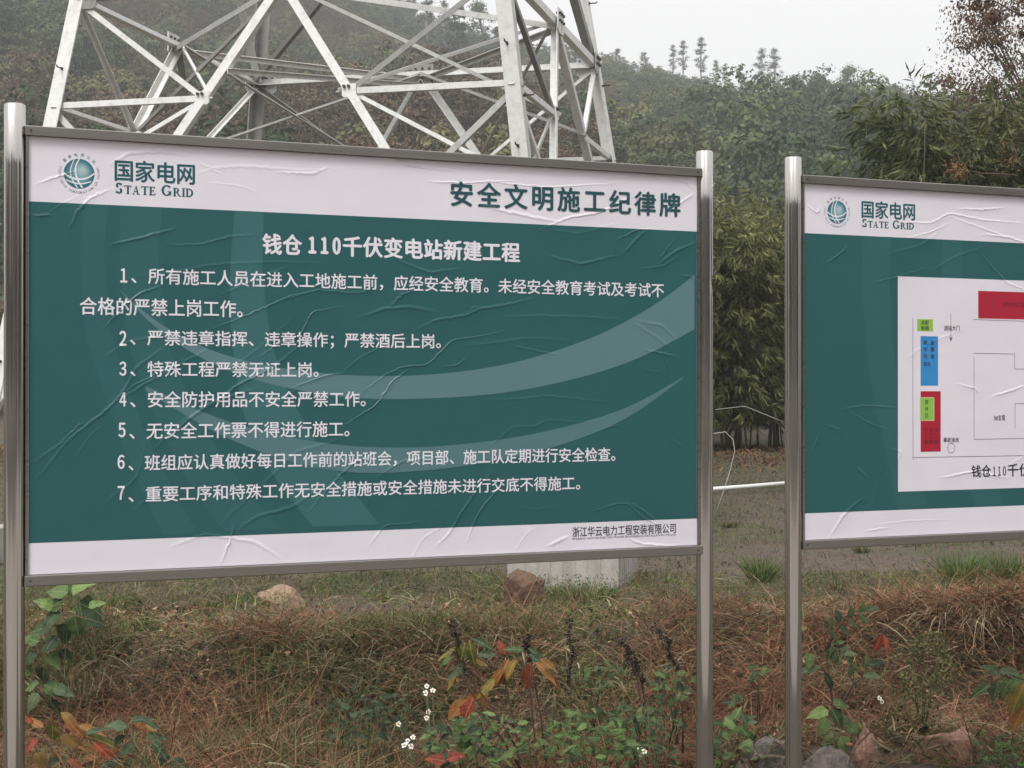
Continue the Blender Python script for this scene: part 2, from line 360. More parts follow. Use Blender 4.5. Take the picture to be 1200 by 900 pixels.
# creases in the glued print, traced as polylines (photograph pixels -> board metres)
CREASES_A = [
 [(37,264),(70,240),(95,228)],[(80,270),(90,248),(105,232),(130,222)],[(37,253),(60,253)],[(130,287),(165,279),(205,268)],
 [(195,287),(235,287),(270,277),(300,276)],[(150,325),(200,320),(250,310),(330,307),(380,309)],[(260,345),(300,327),(340,312)],
 [(120,385),(160,345),(190,335)],[(300,365),(330,352),(370,340),(420,344),(450,335)],[(250,385),(300,365),(335,348),(375,340)],
 [(35,570),(80,515),(125,480),(140,465),(160,430),(195,405)],[(36,545),(70,520),(90,508)],[(85,540),(105,510),(118,500)],
 [(128,478),(165,452),(205,430),(250,405)],[(130,480),(150,455),(180,440),(220,418)],[(60,530),(95,495),(100,500)],
 [(255,618),(272,600),(300,575),(330,545),(345,530),(380,520),(412,510)],[(258,660),(268,635),(275,612)],[(275,622),(300,605),(340,595),(370,575)],
 [(200,500),(240,480),(280,450),(320,430),(350,405)],[(180,525),(215,495),(250,470),(300,455)],[(340,455),(380,440),(405,437)],
 [(300,420),(330,400),(350,395),(365,365),(400,360)],[(230,450),(280,425),(320,395),(345,370)],[(390,445),(420,420),(450,405),(480,380)],
 [(490,385),(510,375),(545,370),(560,362),(590,358),(625,350)],[(540,372),(555,360),(570,363)],[(580,372),(625,370),(690,372),(740,376)],
 [(420,462),(450,440),(470,430),(500,428),(530,398),(560,395),(590,388)],[(540,405),(580,402),(620,396),(670,400)],[(600,405),(630,412),(655,416)],
 [(515,430),(535,428),(545,420)],[(400,500),(440,475),(460,445),(480,432)],[(420,372),(450,362),(480,360),(510,366)],[(455,362),(470,345),(490,340)],
 [(560,468),(600,468),(640,464),(680,468),(715,472)],[(580,515),(600,500),(625,500),(640,492),(680,495),(705,492)],[(570,525),(600,500)],
 [(510,640),(525,625),(540,600),(560,570),(580,548)],[(545,635),(560,600),(580,575),(595,555)],[(600,590),(625,598),(655,592)],
 [(690,600),(720,590),(735,590),(750,605),(770,615),(790,628)],[(735,588),(755,600),(768,612)],[(735,630),(750,637),(790,640)],
 [(420,178),(450,182),(480,195),(530,200)],[(500,213),(540,215),(600,212)],[(630,270),(665,255),(700,250),(740,230)],[(640,268),(675,275),(720,262)],
 [(720,282),(745,270),(765,268)],[(730,296),(745,280),(755,270)],[(770,310),(790,295),(812,285)],[(750,315),(775,312),(795,300)],
 [(780,250),(800,235),(812,228)],[(790,280),(775,300),(770,305)],[(740,378),(760,390),(790,412)],[(745,376),(775,382),(792,400)],[(770,405),(780,425),(785,440)],
 [(750,432),(765,436),(775,437)],[(755,410),(790,418)],[(770,485),(785,500),(800,522)],[(785,515),(800,525)],[(700,505),(720,498),(722,500)],[(795,322),(812,326)],
 [(45,215),(65,208),(90,200)],[(245,215),(280,218),(300,226)],[(225,208),(245,198),(290,195),(345,200),(400,198)],[(320,202),(365,204),(385,196)],[(230,190),(260,205)],
 [(130,192),(150,180),(190,178),(220,182)],[(330,165),(390,175),(430,185)],[(700,210),(760,205),(800,212),(812,222)],[(560,212),(640,220),(720,215)],
 [(200,640),(240,625),(300,635),(330,655)],[(430,640),(450,615),(490,612)],[(480,655),(495,630),(520,615)],[(600,648),(615,625),(625,618)],[(640,640),(665,628)],
 [(120,590),(160,560),(170,520)],[(150,605),(170,585),(185,590)],[(360,600),(385,570),(410,545),(440,530)],[(440,560),(470,540),(520,535)],[(640,300),(680,310),(720,300)],
 [(560,240),(600,250),(660,262)],[(290,480),(330,470),(350,452)],[(455,300),(500,320),(540,315)],[(120,420),(150,400),(210,390)]]
CREASES_B = [
 [(1050,260),(1090,262),(1110,250),(1150,258),(1200,262)],[(1105,252),(1150,268),(1190,282)],[(1120,245),(1150,246),(1175,244)],[(1060,280),(1090,272),(1110,262)],
 [(1040,298),(1080,287),(1100,270)],[(1150,275),(1180,278),(1200,285)],[(965,310),(985,296),(990,290)],[(1020,332),(1050,325),(1090,312)],[(1085,320),(1120,300),(1150,290)],
 [(985,480),(1010,475),(1050,478)],[(990,480),(1020,498),(1040,503)],[(965,498),(985,505)],[(1040,525),(1055,530),(1050,540)],[(970,630),(985,605),(1000,590),(1010,584)],
 [(990,612),(1010,598),(1020,590),(1030,550),(1040,535)],[(1000,545),(1015,560)],[(1020,615),(1060,610),(1120,608)],[(1010,622),(1040,618)],[(1160,465),(1200,452)],
 [(1180,545),(1200,533)],[(950,530),(960,505)],[(1120,450),(1140,455),(1145,460)],[(1060,420),(1090,400),(1130,385)],[(1100,560),(1140,552),(1180,560)],[(943,240),(955,250),(960,245)],
 [(1150,300),(1175,330),(1200,340)]]

def crease_image(name, creases, u_off, umax, seed):
    """height map of the wrinkled, glued-on print, made here from the crease lines"""
    W, H = 2400, int(2400 * (Z1 - Z0) / umax)
    rg = np.random.default_rng(seed)
    sx = W / umax
    yy, xx = np.mgrid[0:H, 0:W]
    h = np.zeros((H, W), np.float32)
    h += .0030 * (fbm(xx / sx * 5.0 + seed, yy / sx * 5.0, 3) - .5) + .00035 * (fbm(xx / sx * 22 + seed, yy / sx * 30, 3) - .5)
    for cr in creases:
        pts = np.array([on_board(*p, u_off) for p in cr]); pts[:, 1] -= Z0
        # smooth + wobble the line
        t = np.linspace(0, len(pts) - 1, 14 * (len(pts) - 1)); P = np.stack([np.interp(t, range(len(pts)), pts[:, k]) for k in (0, 1)], 1)
        for _ in range(5): P[1:-1] = (P[:-2] + 2 * P[1:-1] + P[2:]) / 4
        P[1:-1] += rg.normal(0, .0010, P[1:-1].shape)
        amp = rg.uniform(.0006, .0026); w = rg.uniform(.0017, .0046)
        for k in range(len(P) - 1):
            a, b = P[k], P[k + 1]; L = np.linalg.norm(b - a) + 1e-9
            m = .03
            x0 = int(max(0, (min(a[0], b[0]) - m) * sx)); x1 = int(min(W, (max(a[0], b[0]) + m) * sx))
            y0 = int(max(0, (min(a[1], b[1]) - m) * sx)); y1 = int(min(H, (max(a[1], b[1]) + m) * sx))
            if x1 <= x0 or y1 <= y0: continue
            X = (np.arange(x0, x1) + .5) / sx; Y = (np.arange(y0, y1) + .5) / sx; GX, GY = np.meshgrid(X, Y)
            tt = np.clip(((GX - a[0]) * (b[0] - a[0]) + (GY - a[1]) * (b[1] - a[1])) / L ** 2, 0, 1)
            side = ((GX - a[0]) * (b[1] - a[1]) - (GY - a[1]) * (b[0] - a[0])) / L
            d = np.hypot(GX - a[0] - tt * (b[0] - a[0]), GY - a[1] - tt * (b[1] - a[1]))
            prog = (k + tt) / (len(P) - 1); fade = np.sin(np.pi * np.clip(prog, .02, .98)) ** .6
            bump = amp * fade * (np.exp(-(d / w) ** 2) + .35 * np.exp(-(d / (w * 4)) ** 2) * (side > 0) * np.clip(d / w, 0, 1))
            blk = h[y0:y1, x0:x1]
            # creases are ridges: keep the larger of what is there and the new ridge over the local base
            buf = RID[y0:y1, x0:x1]; np.maximum(buf, bump, out=buf)
    h += RID[:H, :W]
    h = (h - h.min()) / .006
    img = bpy.data.images.new(name, W, H, alpha=False, float_buffer=True); img.colorspace_settings.name = 'Non-Color'
    px = np.ones((H, W, 4), np.float32); px[..., 0] = px[..., 1] = px[..., 2] = h
    img.pixels.foreach_set(px.ravel()); img.update(); img.pack()
    return img

def print_mats(prefix, img, umax):
    cache = {}
    def get(col, rough=.30):
        key = tuple(round(c, 4) for c in col)
        if key in cache: return cache[key]
        t = NT(prefix + '_print'); tc = t.new('ShaderNodeTexCoord'); mp = t.new('ShaderNodeMapping')
        # object x = metres along the board, z = metres above ground
        mp.inputs['Location'].default_value = (0, 0, 0)
        sep = t.new('ShaderNodeSeparateXYZ'); t.l.new(tc.outputs['Object'], sep.inputs[0])
        u = t.math('DIVIDE', sep.outputs[0], umax); v = t.math('DIVIDE', t.math('SUBTRACT', sep.outputs[2], Z0), Z1 - Z0)
        cb = t.new('ShaderNodeCombineXYZ'); t.l.new(u, cb.inputs[0]); t.l.new(v, cb.inputs[1])
        ti = t.new('ShaderNodeTexImage'); ti.image = img; ti.extension = 'EXTEND'; ti.interpolation = 'Cubic'; t.l.new(cb.outputs[0], ti.inputs[0])
        n = t.noise(tc.outputs['Object'], 3.0, 6, .6); n2 = t.noise(tc.outputs['Object'], 240, 2)
        c = t.mix(t.ramp(n, [(.35, (0, 0, 0)), (.7, (.16, .16, .16))]), col, tuple(x * .72 for x in col))
        t.set(Base_Color=c, Roughness=t.math('ADD', t.math('MULTIPLY', n, .14), rough)); t.b.inputs['Specular IOR Level'].default_value = .32
        t.bump(ti.outputs[0], 1.0, .006)
        cache[key] = t.m; return t.m
    return get

def sheet_poly(mb, pts, y):
    """flat polygon printed on the board at depth y; pts are (u, z), counter-clockwise seen from the front"""
    mb.add([(u, y, z) for u, z in pts], [tuple(range(len(pts)))])

ZCLIP = [0.0, 9.0]
def band(mb, top, bot, y, n=60):
    """strip between two curves"""
    def rs(c):
        c = np.array(c); t = np.linspace(0, len(c) - 1, n); P = np.stack([np.interp(t, range(len(c)), c[:, k]) for k in (0, 1)], 1)
        for _ in range(12): P[1:-1] = (P[:-2] + 2 * P[1:-1] + P[2:]) / 4
        return P
    A, B = rs(top), rs(bot); A[:, 1] = np.clip(A[:, 1], ZCLIP[0], ZCLIP[1]); B[:, 1] = np.clip(B[:, 1], ZCLIP[0], ZCLIP[1]); vs = [(p[0], y, p[1]) for p in A] + [(p[0], y, p[1]) for p in B]
    mb.add(vs, [(i, n + i, n + i + 1, i + 1) for i in range(n - 1)])

def text_mesh(txt, bold=0.0, spacing=1.0, shear=0.0):
    cu = bpy.data.curves.new('lettering', 'FONT'); cu.body = txt; cu.size = 1.0; cu.space_character = spacing
    cu.resolution_u = 3; cu.shear = shear; cu.fill_mode = 'FRONT'
    o = bpy.data.objects.new('lettering', cu); COL.objects.link(o)
    dg = bpy.context.evaluated_depsgraph_get(); dg.update()
    me = bpy.data.meshes.new_from_object(o.evaluated_get(dg)); bpy.data.objects.remove(o); return me

def fit_text(name, txt, box, y, mat, parent, bold=0.0, spacing=1.0, quad=None):
    """text laid flat on the board inside box (u0, u1, z0, z1)"""
    me = text_mesh(txt, bold, spacing)
    n = len(me.vertices); co = np.zeros(n * 3, np.float32); me.vertices.foreach_get('co', co); co = co.reshape(-1, 3)
    lo = co.min(0); hi = co.max(0); u0, u1, z0, z1 = box
    U = u0 + (co[:, 0] - lo[0]) / (hi[0] - lo[0]) * (u1 - u0); Z = z0 + (co[:, 1] - lo[1]) / (hi[1] - lo[1]) * (z1 - z0)
    fs = [tuple(p.vertices) for p in me.polygons]; bpy.data.meshes.remove(me); V = []; F = []
    w = bold * (z1 - z0)                                    # stroke weight: shifted prints over one another
    for k, (du, dz) in enumerate([(0, 0)] if bold <= 0 else [(-w, 0), (w, 0), (0, w * .8), (0, -w * .8)]):
        V += [(a + du, y - .00003 * k, b + dz) for a, b in zip(U.tolist(), Z.tolist())]; F += [tuple(i + n * k for i in f) for f in fs]
    me = bpy.data.meshes.new(name); me.from_pydata(V, [], F); me.update()
    return link_mesh(name, me, mat, parent)

def curve_text(name, chars, c, r, a0, a1, size, y, mat, parent, bold=.0, inward=False):
    """letters set one by one round a circle"""
    V = []; F = []
    for i, ch in enumerate(chars):
        a = a0 + (a1 - a0) * i / max(1, len(chars) - 1)
        if ch == ' ': continue
        me = text_mesh(ch, bold)
        if len(me.vertices) == 0: continue
        co = np.array([v.co[:] for v in me.vertices]); co[:, 0] -= (co[:, 0].min() + co[:, 0].max()) / 2; co[:, 1] -= .36
        co = co[:, :2] * size; rot = a - math.pi / 2 if not inward else a + math.pi / 2
        cs, sn = math.cos(rot), math.sin(rot)
        x = c[0] + r * math.cos(a) + co[:, 0] * cs - co[:, 1] * sn; z = c[1] + r * math.sin(a) + co[:, 0] * sn + co[:, 1] * cs
        b = len(V); V += [(p, y, q) for p, q in zip(x, z)]; F += [tuple(b + k for k in f.vertices) for f in me.polygons]
        bpy.data.meshes.remove(me)
    me = bpy.data.meshes.new(name); me.from_pydata(V, [], F); me.update()
    return link_mesh(name, me, mat, parent)

# serif capitals drawn as strokes on a 0..1 box (thick stems, thin bars, serifs)
def serif_caps(mb, word, u0, u1, z0, z1, y):
    T = .25; t = .11; s = .085
    def rect(a, b, c, d): return [(a, c), (b, c), (b, d), (a, d)]
    def stem(x, lo=0, hi=1): return [rect(x, x + T, lo, hi), rect(x - s, x + T + s, lo, lo + s), rect(x - s, x + T + s, hi - s, hi)]
    def arc(cx, cz, rx, rz, a0, a1, n=10, th=None):
        out = []
        for i in range(n):
            A = math.radians(a0 + (a1 - a0) * i / n); B = math.radians(a0 + (a1 - a0) * (i + 1) / n)
            def pt(a, k):
                w = (t + (T - t) * abs(math.cos(a))) if th is None else th
                return (cx + (rx - k * w) * math.cos(a), cz + (rz - k * w) * math.sin(a))
            out.append([pt(A, 1), pt(A, 0), pt(B, 0), pt(B, 1)])
        return out
    G = {
     'T': (.92, stem(.36) + [rect(0, .92, 1 - t, 1), rect(0, s, .74, 1), rect(.92 - s, .92, .74, 1)]),
     'A': (1.02, [[(.09, 0), (.18, 0), (.55, 1), (.46, 1)], [(.62, 0), (.86, 0), (.55, 1), (.42, 1)], rect(.25, .70, .30, .30 + t), rect(0, .30, 0, s), rect(.56, .98, 0, s)]),
     'E': (.86, stem(.08) + [rect(.2, .78, 0, t), rect(.2, .74, 1 - t, 1), rect(.2, .58, .47, .47 + t), rect(.78 - s, .80, 0, .26), rect(.74 - s, .74, .76, 1), rect(.58 - s, .58, .36, .67)]),
     'R': (1.02, stem(.08) + arc(.42, .73, .36, .27, -90, 90) + [rect(.2, .44, 1 - t, 1), rect(.2, .44, .46, .46 + t), [(.42, .48), (.62, .48), (1.0, 0), (.76, 0)], rect(.74, 1.05, 0, s)]),
     'I': (.40, stem(.10)),
     'D': (1.05, stem(.08) + arc(.40, .5, .58, .5, -90, 90) + [rect(.2, .42, 1 - t, 1), rect(.2, .42, 0, t)]),
     'G': (1.08, arc(.54, .5, .52, .5, 48, 312, 18) + [rect(.74, .74 + T, .08, .44), rect(.62, 1.04, .44 - s, .44), rect(.84, .90, .68, .96)]),
     'S': (.78, arc(.37, .74, .30, .26, 20, 250, 12) + arc(.39, .27, .33, .27, -160, 75, 12) + [rect(.60, .66, .70, .97), rect(.06, .12, .03, .30)]),
    }
    x = 0; items = []
    for ch, big in word:
        if ch == ' ': x += .45; continue
        w, polys = G[ch]; k = 1.0 if big else .78
        items.append((x, k, polys)); x += (w + .10) * k
    sc = (u1 - u0) / x
    for n_, (x0, k, polys) in enumerate(items):
        for j, P in enumerate(polys):
            yy = y - .00002 * (j % 4)
            mb.add([(u0 + (x0 + p[0] * k) * sc, yy, z0 + p[1] * k * (z1 - z0)) for p in P], [tuple(range(len(P)))])

def post(name, u, parent, zt, dent=None):
    """ribbed stainless pipe, closed by a flat cap; dent=(height, angle)"""
    Rr = .0285; n = 56; zs = list(np.linspace(-.45, zt - .004, 18))
    if dent: zs = sorted(zs + list(np.linspace(dent[0] - .09, dent[0] + .09, 25)))
    prof = []
    for k in range(n):
        a = 2 * math.pi * k / n
        r = Rr - .0016 * (1 if (k % 7) == 3 else 0) - .0008 * (1 if (k % 7) in (2, 4) else 0)
        prof.append((a, r))
    vs = []; fs = []
    for z in zs:
        for a, r in prof:
            x = r * math.cos(a); y = r * math.sin(a)
            if dent:
                dz = (z - dent[0]) / .028; da = (a - dent[1] + math.pi) % (2 * math.pi) - math.pi
                q = math.exp(-dz * dz) * math.exp(-(da / .75) ** 2); x *= 1 - .42 * q; y *= 1 - .42 * q
                q2 = math.exp(-((z - dent[0] - .03) / .02) ** 2) * math.exp(-((da) / .6) ** 2); x *= 1 + .10 * q2; y *= 1 + .10 * q2
            vs.append((u + x, y, z))
    for i in range(len(zs) - 1):
        for k in range(n):
            fs.append((i * n + k, i * n + (k + 1) % n, (i + 1) * n + (k + 1) % n, (i + 1) * n + k))
    m = MB(); m.add(vs, fs, True)
    top = (len(zs) - 1) * n; c = []
    for a, r in prof: c.append((u + (r - .004) * math.cos(a), (r - .004) * math.sin(a), zt))
    b = len(m.v); m.v += c
    for k in range(n): m.f.append((top + k, top + (k + 1) % n, b + (k + 1) % n, b + k)); m.sm.append(True)
    m.f.append(tuple(b + k for k in range(n))); m.sm.append(False)
    return m.build(name, MT['steel'], parent)

PANEL_Y = -.010
def sign_board(u_off, width, creases, seed, label, dented):
    global RID
    root = empty('sign_board', BO + BD * u_off, BRZ); tag(root, label, 'sign')
    RID = np.zeros((1600, 2400), np.float32)
    img = crease_image('crease_heights', creases, u_off, width, seed); get = print_mats('vinyl', img, width)
    post('post', -.036, root, 2.330)
    post('post', width + .034, root, 2.330, (1.888, R(0)) if dented else None)
    for z0, z1, h in ((Z1 + .001, Z1 + .027, .0), (Z0 - .031, Z0 - .001, .0)):
        r = MB().box(-.012, width + .012, -.026, .016, z0, z1, .0025).build('rail', MT['rail'], root)
    for x0, x1 in ((-.0085, -.0005), (width + .0005, width + .0085)):
        MB().box(x0, x1, -.016, .012, Z0 - .0005, Z1 + .0005).build('side_strip', MT['rail'], root)
    # a few rivets under the rails' ends
    for x in (.004, width - .004):
        for z in (Z1 + .014, Z0 - .016):
            MB().tube([(x, -.0255, z), (x, -.0285, z)], [.004, .003], 8).build('rivet', MT['bolt'], root)
    panel = MB().box(0, width, PANEL_Y, .004, Z0, Z1).build('panel', get(C_WHITE), root)
    return root, panel, get

C_WHITE = (.655, .63, .685); C_TEAL = (.019, .090, .093); C_T1 = (.025, .102, .106); C_T2 = (.036, .122, .128); C_SW = (.092, .182, .198)
C_INK = (.014, .085, .10); C_WTXT = (.68, .66, .72)

def face_print(panel, get, width, O, zt_l, zt_r, zb_l, zb_r):
    ft = MB(); sheet_poly(ft, [(.0006, zb_l), (width - .0006, zb_r), (width - .0006, zt_r), (.0006, zt_l)], PANEL_Y - .0003)
    return ft.build('teal_field', get(C_TEAL), panel)

def logo(panel, get, O, cx, cy, cn, st, rpx):
    """cx, cy globe centre px; cn, st boxes (x0, x1, ytop, ybottom) px of the two lines of writing"""
    c = on_board(cx, cy, O); r = on_board(cx, cy - rpx, O)[1] - c[1]; y = PANEL_Y - .0004
    lo = MB(); ring = [(c[0] + r * math.cos(a), c[1] + r * math.sin(a)) for a in np.linspace(0, 2 * math.pi, 41)[:-1]]
    n = 40; rings = 6; vs = [(c[0] + r * .25, y, c[1] + r * .3)]
    for j in range(1, rings + 1):
        q = j / rings; ox = r * .25 * (1 - q); oz = r * .3 * (1 - q)
        vs += [(c[0] + ox + r * q * math.cos(a), y, c[1] + oz + r * q * math.sin(a)) for a in np.linspace(0, 2 * math.pi, n + 1)[:-1]]
    fs = [(0, 1 + k, 1 + (k + 1) % n) for k in range(n)]
    for j in range(rings - 1):
        b0 = 1 + j * n; b1 = b0 + n; fs += [(b0 + k, b1 + k, b1 + (k + 1) % n, b0 + (k + 1) % n) for k in range(n)]
    me = bpy.data.meshes.new('globe'); me.from_pydata(vs, [], fs)
    cols = [(.36, .45, .48), (.29, .40, .44), (.20, .33, .37), (.12, .25, .30), (.065, .18, .225), (.035, .13, .175)]
    for q in cols: me.materials.append(get(q))
    for i, p in enumerate(me.polygons): p.material_index = 0 if i < n else 1 + (i - n) // n
    link_mesh('globe_emblem', me, None, panel)
    bands = MB()
    def arcband(pts0, pts1, yy):
        band(bands, [(c[0] + r * a, c[1] + r * b) for a, b in pts0], [(c[0] + r * a, c[1] + r * b) for a, b in pts1], yy, 24)
    arcband([(-.98, .05), (-.5, -.28), (.1, -.33), (.6, -.2), (.97, .12)], [(-.99, -.08), (-.5, -.42), (.1, -.46), (.6, -.32), (.98, .0)], y - .0002)
    arcband([(-.86, -.40), (-.3, -.62), (.3, -.6), (.8, -.45)], [(-.82, -.50), (-.3, -.72), (.3, -.70), (.75, -.54)], y - .00022)
    arcband([(-.05, .99), (-.30, .5), (-.32, 0), (-.15, -.5), (.15, -.93)], [(.05, .99), (-.20, .5), (-.20, 0), (-.02, -.5), (.27, -.93)], y - .00024)
    arcband([(-.35, .93), (-.60, .4), (-.62, -.1), (-.45, -.5), (-.15, -.95)], [(-.28, .95), (-.53, .4), (-.55, -.1), (-.37, -.5), (-.05, -.97)], y - .00026)
    bands.build('globe_line', get((.62, .66, .68)), panel)
    curve_text('lettering', '国家电网公司', c, r * 1.26, R(138), R(42), r * .24, y, get(C_INK), panel, .02)
    curve_text('lettering', 'STATE GRID CORPORATION OF CHINA', c, r * 1.26, R(162), R(378), r * .22, y, get(C_INK), panel, .02, True)
    def bx(q):
        a = on_board(q[0], q[2], O); b = on_board(q[1], q[3], O); a2 = on_board(q[0], q[3], O); b2 = on_board(q[1], q[2], O)
        return (a[0], b[0], (a2[1] + b[1]) / 2, (a[1] + b2[1]) / 2)
    fit_text('lettering', '国家电网', bx(cn), y, get(C_INK), panel, .025)
    m = MB(); q = bx(st); serif_caps(m, [('S', 1), ('T', 0), ('A', 0), ('T', 0), ('E', 0), (' ', 0), ('G', 1), ('R', 0), ('I', 0), ('D', 0)], q[0], q[1], q[2], q[3], y)
    m.build('lettering', get(C_INK), panel)

def px_box(x0, yt0, yb0, x1, yt1, yb1, O):
    """(u0,u1,z0,z1) of a printed line from its left end (x0, top, bottom) and right end"""
    a = on_board(x0, yt0, O); b = on_board(x0, yb0, O); c = on_board(x1, yt1, O); d = on_board(x1, yb1, O)
    return (a[0], c[0], (b[1] + d[1]) / 2, (a[1] + c[1]) / 2)

WA = 2.088
A_root, A_panel, getA = sign_board(0.0, WA, CREASES_A, 11, 'complete teal and white notice board with seven numbered rules on steel posts', True)
z_tl = on_board(37, 236, 0)[1]; z_tr = on_board(814, 272, 0)[1]; z_bl = on_board(36, 634, 0)[1]; z_br = on_board(812, 609, 0)[1]
ztop = (z_tl + z_tr) / 2; zbot = (z_bl + z_br) / 2
face_print(A_panel, getA, WA, 0, ztop, ztop, zbot, zbot); ZCLIP[:] = [zbot + .0005, ztop - .0005]
OB = lambda pts, O=0: [on_board(x, y, O) for x, y in pts]
m = MB(); band(m, OB([(140, 241), (139, 300), (148, 400), (172, 470), (215, 560), (262, 622)]), OB([(189, 242), (184, 300), (194, 400), (224, 480), (275, 560), (328, 619)]), PANEL_Y - .0005)
band(m, OB([(98, 239), (92, 300), (100, 400), (128, 480), (150, 540), (190, 627)]), OB([(126, 240), (120, 300), (130, 400), (158, 480), (185, 540), (230, 624)]), PANEL_Y - .00052)
m.build('meridian_band', getA(C_T1), A_panel)
m = MB(); band(m, OB([(274, 248), (268, 320), (270, 400), (283, 487), (320, 560), (366, 617)]), OB([(308, 249), (306, 320), (316, 400), (335, 460), (372, 523), (443, 614)]), PANEL_Y - .0007)
m.build('meridian_band', getA(C_T2), A_panel)
def cl_(u): return min(u, WA - .0008)
m = MB(); band(m, OB([(812, 322), (770, 356), (700, 395), (600, 428), (500, 441), (410, 441), (330, 433), (250, 415), (180, 378), (140, 340)]),
               OB([(812, 386), (760, 415), (700, 438), (600, 461), (500, 468), (410, 468), (330, 455), (250, 431), (180, 386), (140, 341)]), PANEL_Y - .0009)
m.build('swoosh', getA(C_SW), A_panel)
m = MB(); band(m, OB([(798, 442), (740, 476), (680, 496), (600, 514), (500, 525), (410, 524), (330, 512), (250, 490), (170, 452)]),
               OB([(799, 443), (740, 488), (680, 514), (600, 538), (500, 552), (410, 556), (330, 540), (250, 508), (170, 458)]), PANEL_Y - .0011)
m.build('swoosh', getA(tuple(.8 * a + .2 * b for a, b in zip(C_SW, C_T1))), A_panel)
YT = PANEL_Y - .0014; WT = getA(C_WTXT); IN = getA(C_INK)
ZCLIP[:] = [0, 9]
logo(A_panel, getA, 0, 92, 204, (134, 227, 190, 214.5), (134, 227, 216.5, 229.5), 17.5)
fit_text('lettering', '安全文明施工纪律牌', px_box(527, 213, 242, 795, 227, 254, 0), YT, getA((.018, .07, .08)), A_panel, .03, 1.25)
fit_text('lettering', '钱仓', px_box(307, 274, 298, 352, 276, 299, 0), YT, WT, A_panel, .035, 1.03)
fit_text('lettering', '１１０', px_box(361, 278, 297, 397, 279, 298, 0), YT, WT, A_panel, .06)
fit_text('lettering', '千伏变电站新建工程', px_box(401, 278, 301, 607, 284, 307, 0), YT, WT, A_panel, .035, 1.03)
LINES = [('1、所有施工人员在进入工地施工前，应经安全教育。未经安全教育考试及考试不', 139, 314, 333, 776, 332, 349),
 ('合格的严禁上岗工作。', 93, 349, 370, 283, 352, 371), ('2、严禁违章指挥、违章操作；严禁酒后上岗。', 138, 387, 407, 515, 391, 409),
 ('3、特殊工程严禁无证上岗。', 138, 423, 442, 372, 425, 441.5), ('4、安全防护用品不安全严禁工作。', 138, 459, 478, 427, 458, 476),
 ('5、无安全工作票不得进行施工。', 137, 494.5, 514, 408, 494, 512), ('6、班组应认真做好每日工作前的站班会，项目部、施工队定期进行安全检查。', 136, 532, 551, 719, 525, 541.5),
 ('7、重要工序和特殊工作无安全措施或安全措施未进行交底不得施工。', 136, 568.5, 587, 678, 559, 575)]
for tx, x0, a, b, x1, c, d in LINES:
    if tx[1] == '、':
        fit_text('lettering', chr(ord(tx[0]) + 0xFEE0), px_box(x0 + 1.5, a + 1, b - 2, x0 + 9, a + 1.1, b - 1.9, 0), YT, WT, A_panel, .03); tx = tx[1:]; x0 += 14
    fit_text('lettering', tx, px_box(x0, a, b, x1, c, d, 0), YT, WT, A_panel, .014)
fit_text('lettering', '浙江华云电力工程安装有限公司', px_box(669, 615.5, 627.5, 790, 614.5, 625.5, 0), PANEL_Y - .0006, getA((.03, .035, .045)), A_panel, .01)
fit_text('lettering', 'ZHEJIANG HUAYUN ELECTRIC POWER ENGINEERING INSTALLATION CO.,LTD', px_box(669, 628.5, 631.5, 790, 626.3, 629.3, 0), PANEL_Y - .0006, getA((.03, .035, .045)), A_panel, .0)

# second board, of which the photograph shows the left part
OBU = on_board(940, 400)[0]; WBD = WA
B_root, B_panel, getB = sign_board(OBU, WBD, CREASES_B, 23, 'teal notice board with coloured site plan, cut off at the right side', False)
zt2 = (on_board(942, 275)[1] + on_board(1200, 284)[1]) / 2; zb2 = (on_board(942, 601)[1] + on_board(1200, 592)[1]) / 2
face_print(B_panel, getB, WBD, OBU, zt2, zt2, zb2, zb2)
logo(B_panel, getB, OBU, 979, 249, (1008, 1070, 237, 257), (1008, 1070, 258, 268), 13.5)
ZCLIP[:] = [zb2 + .0005, zt2 - .0005]
m = MB(); band(m, OB([(1010, 277), (1008, 330), (1012, 400), (1020, 460), (1036, 530), (1050, 598)], OBU), OB([(1042, 278), (1040, 330), (1044, 400), (1052, 460), (1068, 530), (1085, 596)], OBU), PANEL_Y - .0005)
band(m, OB([(1103, 280), (1100, 330), (1104, 400), (1110, 460), (1125, 530), (1140, 595)], OBU), OB([(1126, 281), (1125, 330), (1130, 400), (1140, 460), (1155, 530), (1175, 593)], OBU), PANEL_Y - .0005)
m.build('meridian_band', getB(C_T1), B_panel)
pu0 = on_board(1050, 400, OBU)[0]; pz1 = on_board(1049, 324, OBU)[1]; pz0 = on_board(1049, 576, OBU)[1]; pu1 = pu0 + 1.38
m = MB(); sheet_poly(m, [(pu0, pz0), (pu1, pz0), (pu1, pz1), (pu0, pz1)], PANEL_Y - .0008); m.build('plan_sheet', getB(C_WHITE), B_panel)
def prect(name, x0, y0, x1, y1, col, d=.0011):
    a = on_board(x0, y0, OBU); b = on_board(x1, y1, OBU); m = MB(); sheet_poly(m, [(a[0], b[1]), (b[0], b[1]), (b[0], a[1]), (a[0], a[1])], PANEL_Y - d)
    return m.build(name, getB(col), B_panel)
C_RED = (.36, .014, .035); C_GRN = (.25, .44, .07); C_BLU = (.035, .22, .50)
a = on_board(1144, 341, OBU); b = on_board(1200, 375, OBU)
m = MB(); sheet_poly(m, [(a[0], a[1] - .098), (a[0] + .62, a[1] - .098), (a[0] + .62, a[1]), (a[0], a[1])], PANEL_Y - .0011); m.build('plan_block', getB(C_RED), B_panel)
prect('plan_block', 1072.5, 374, 1091, 388.5, C_GRN); prect('plan_block', 1076.5, 394, 1097, 452, C_BLU); prect('plan_block', 1076.5, 458.5, 1100, 529, C_RED)
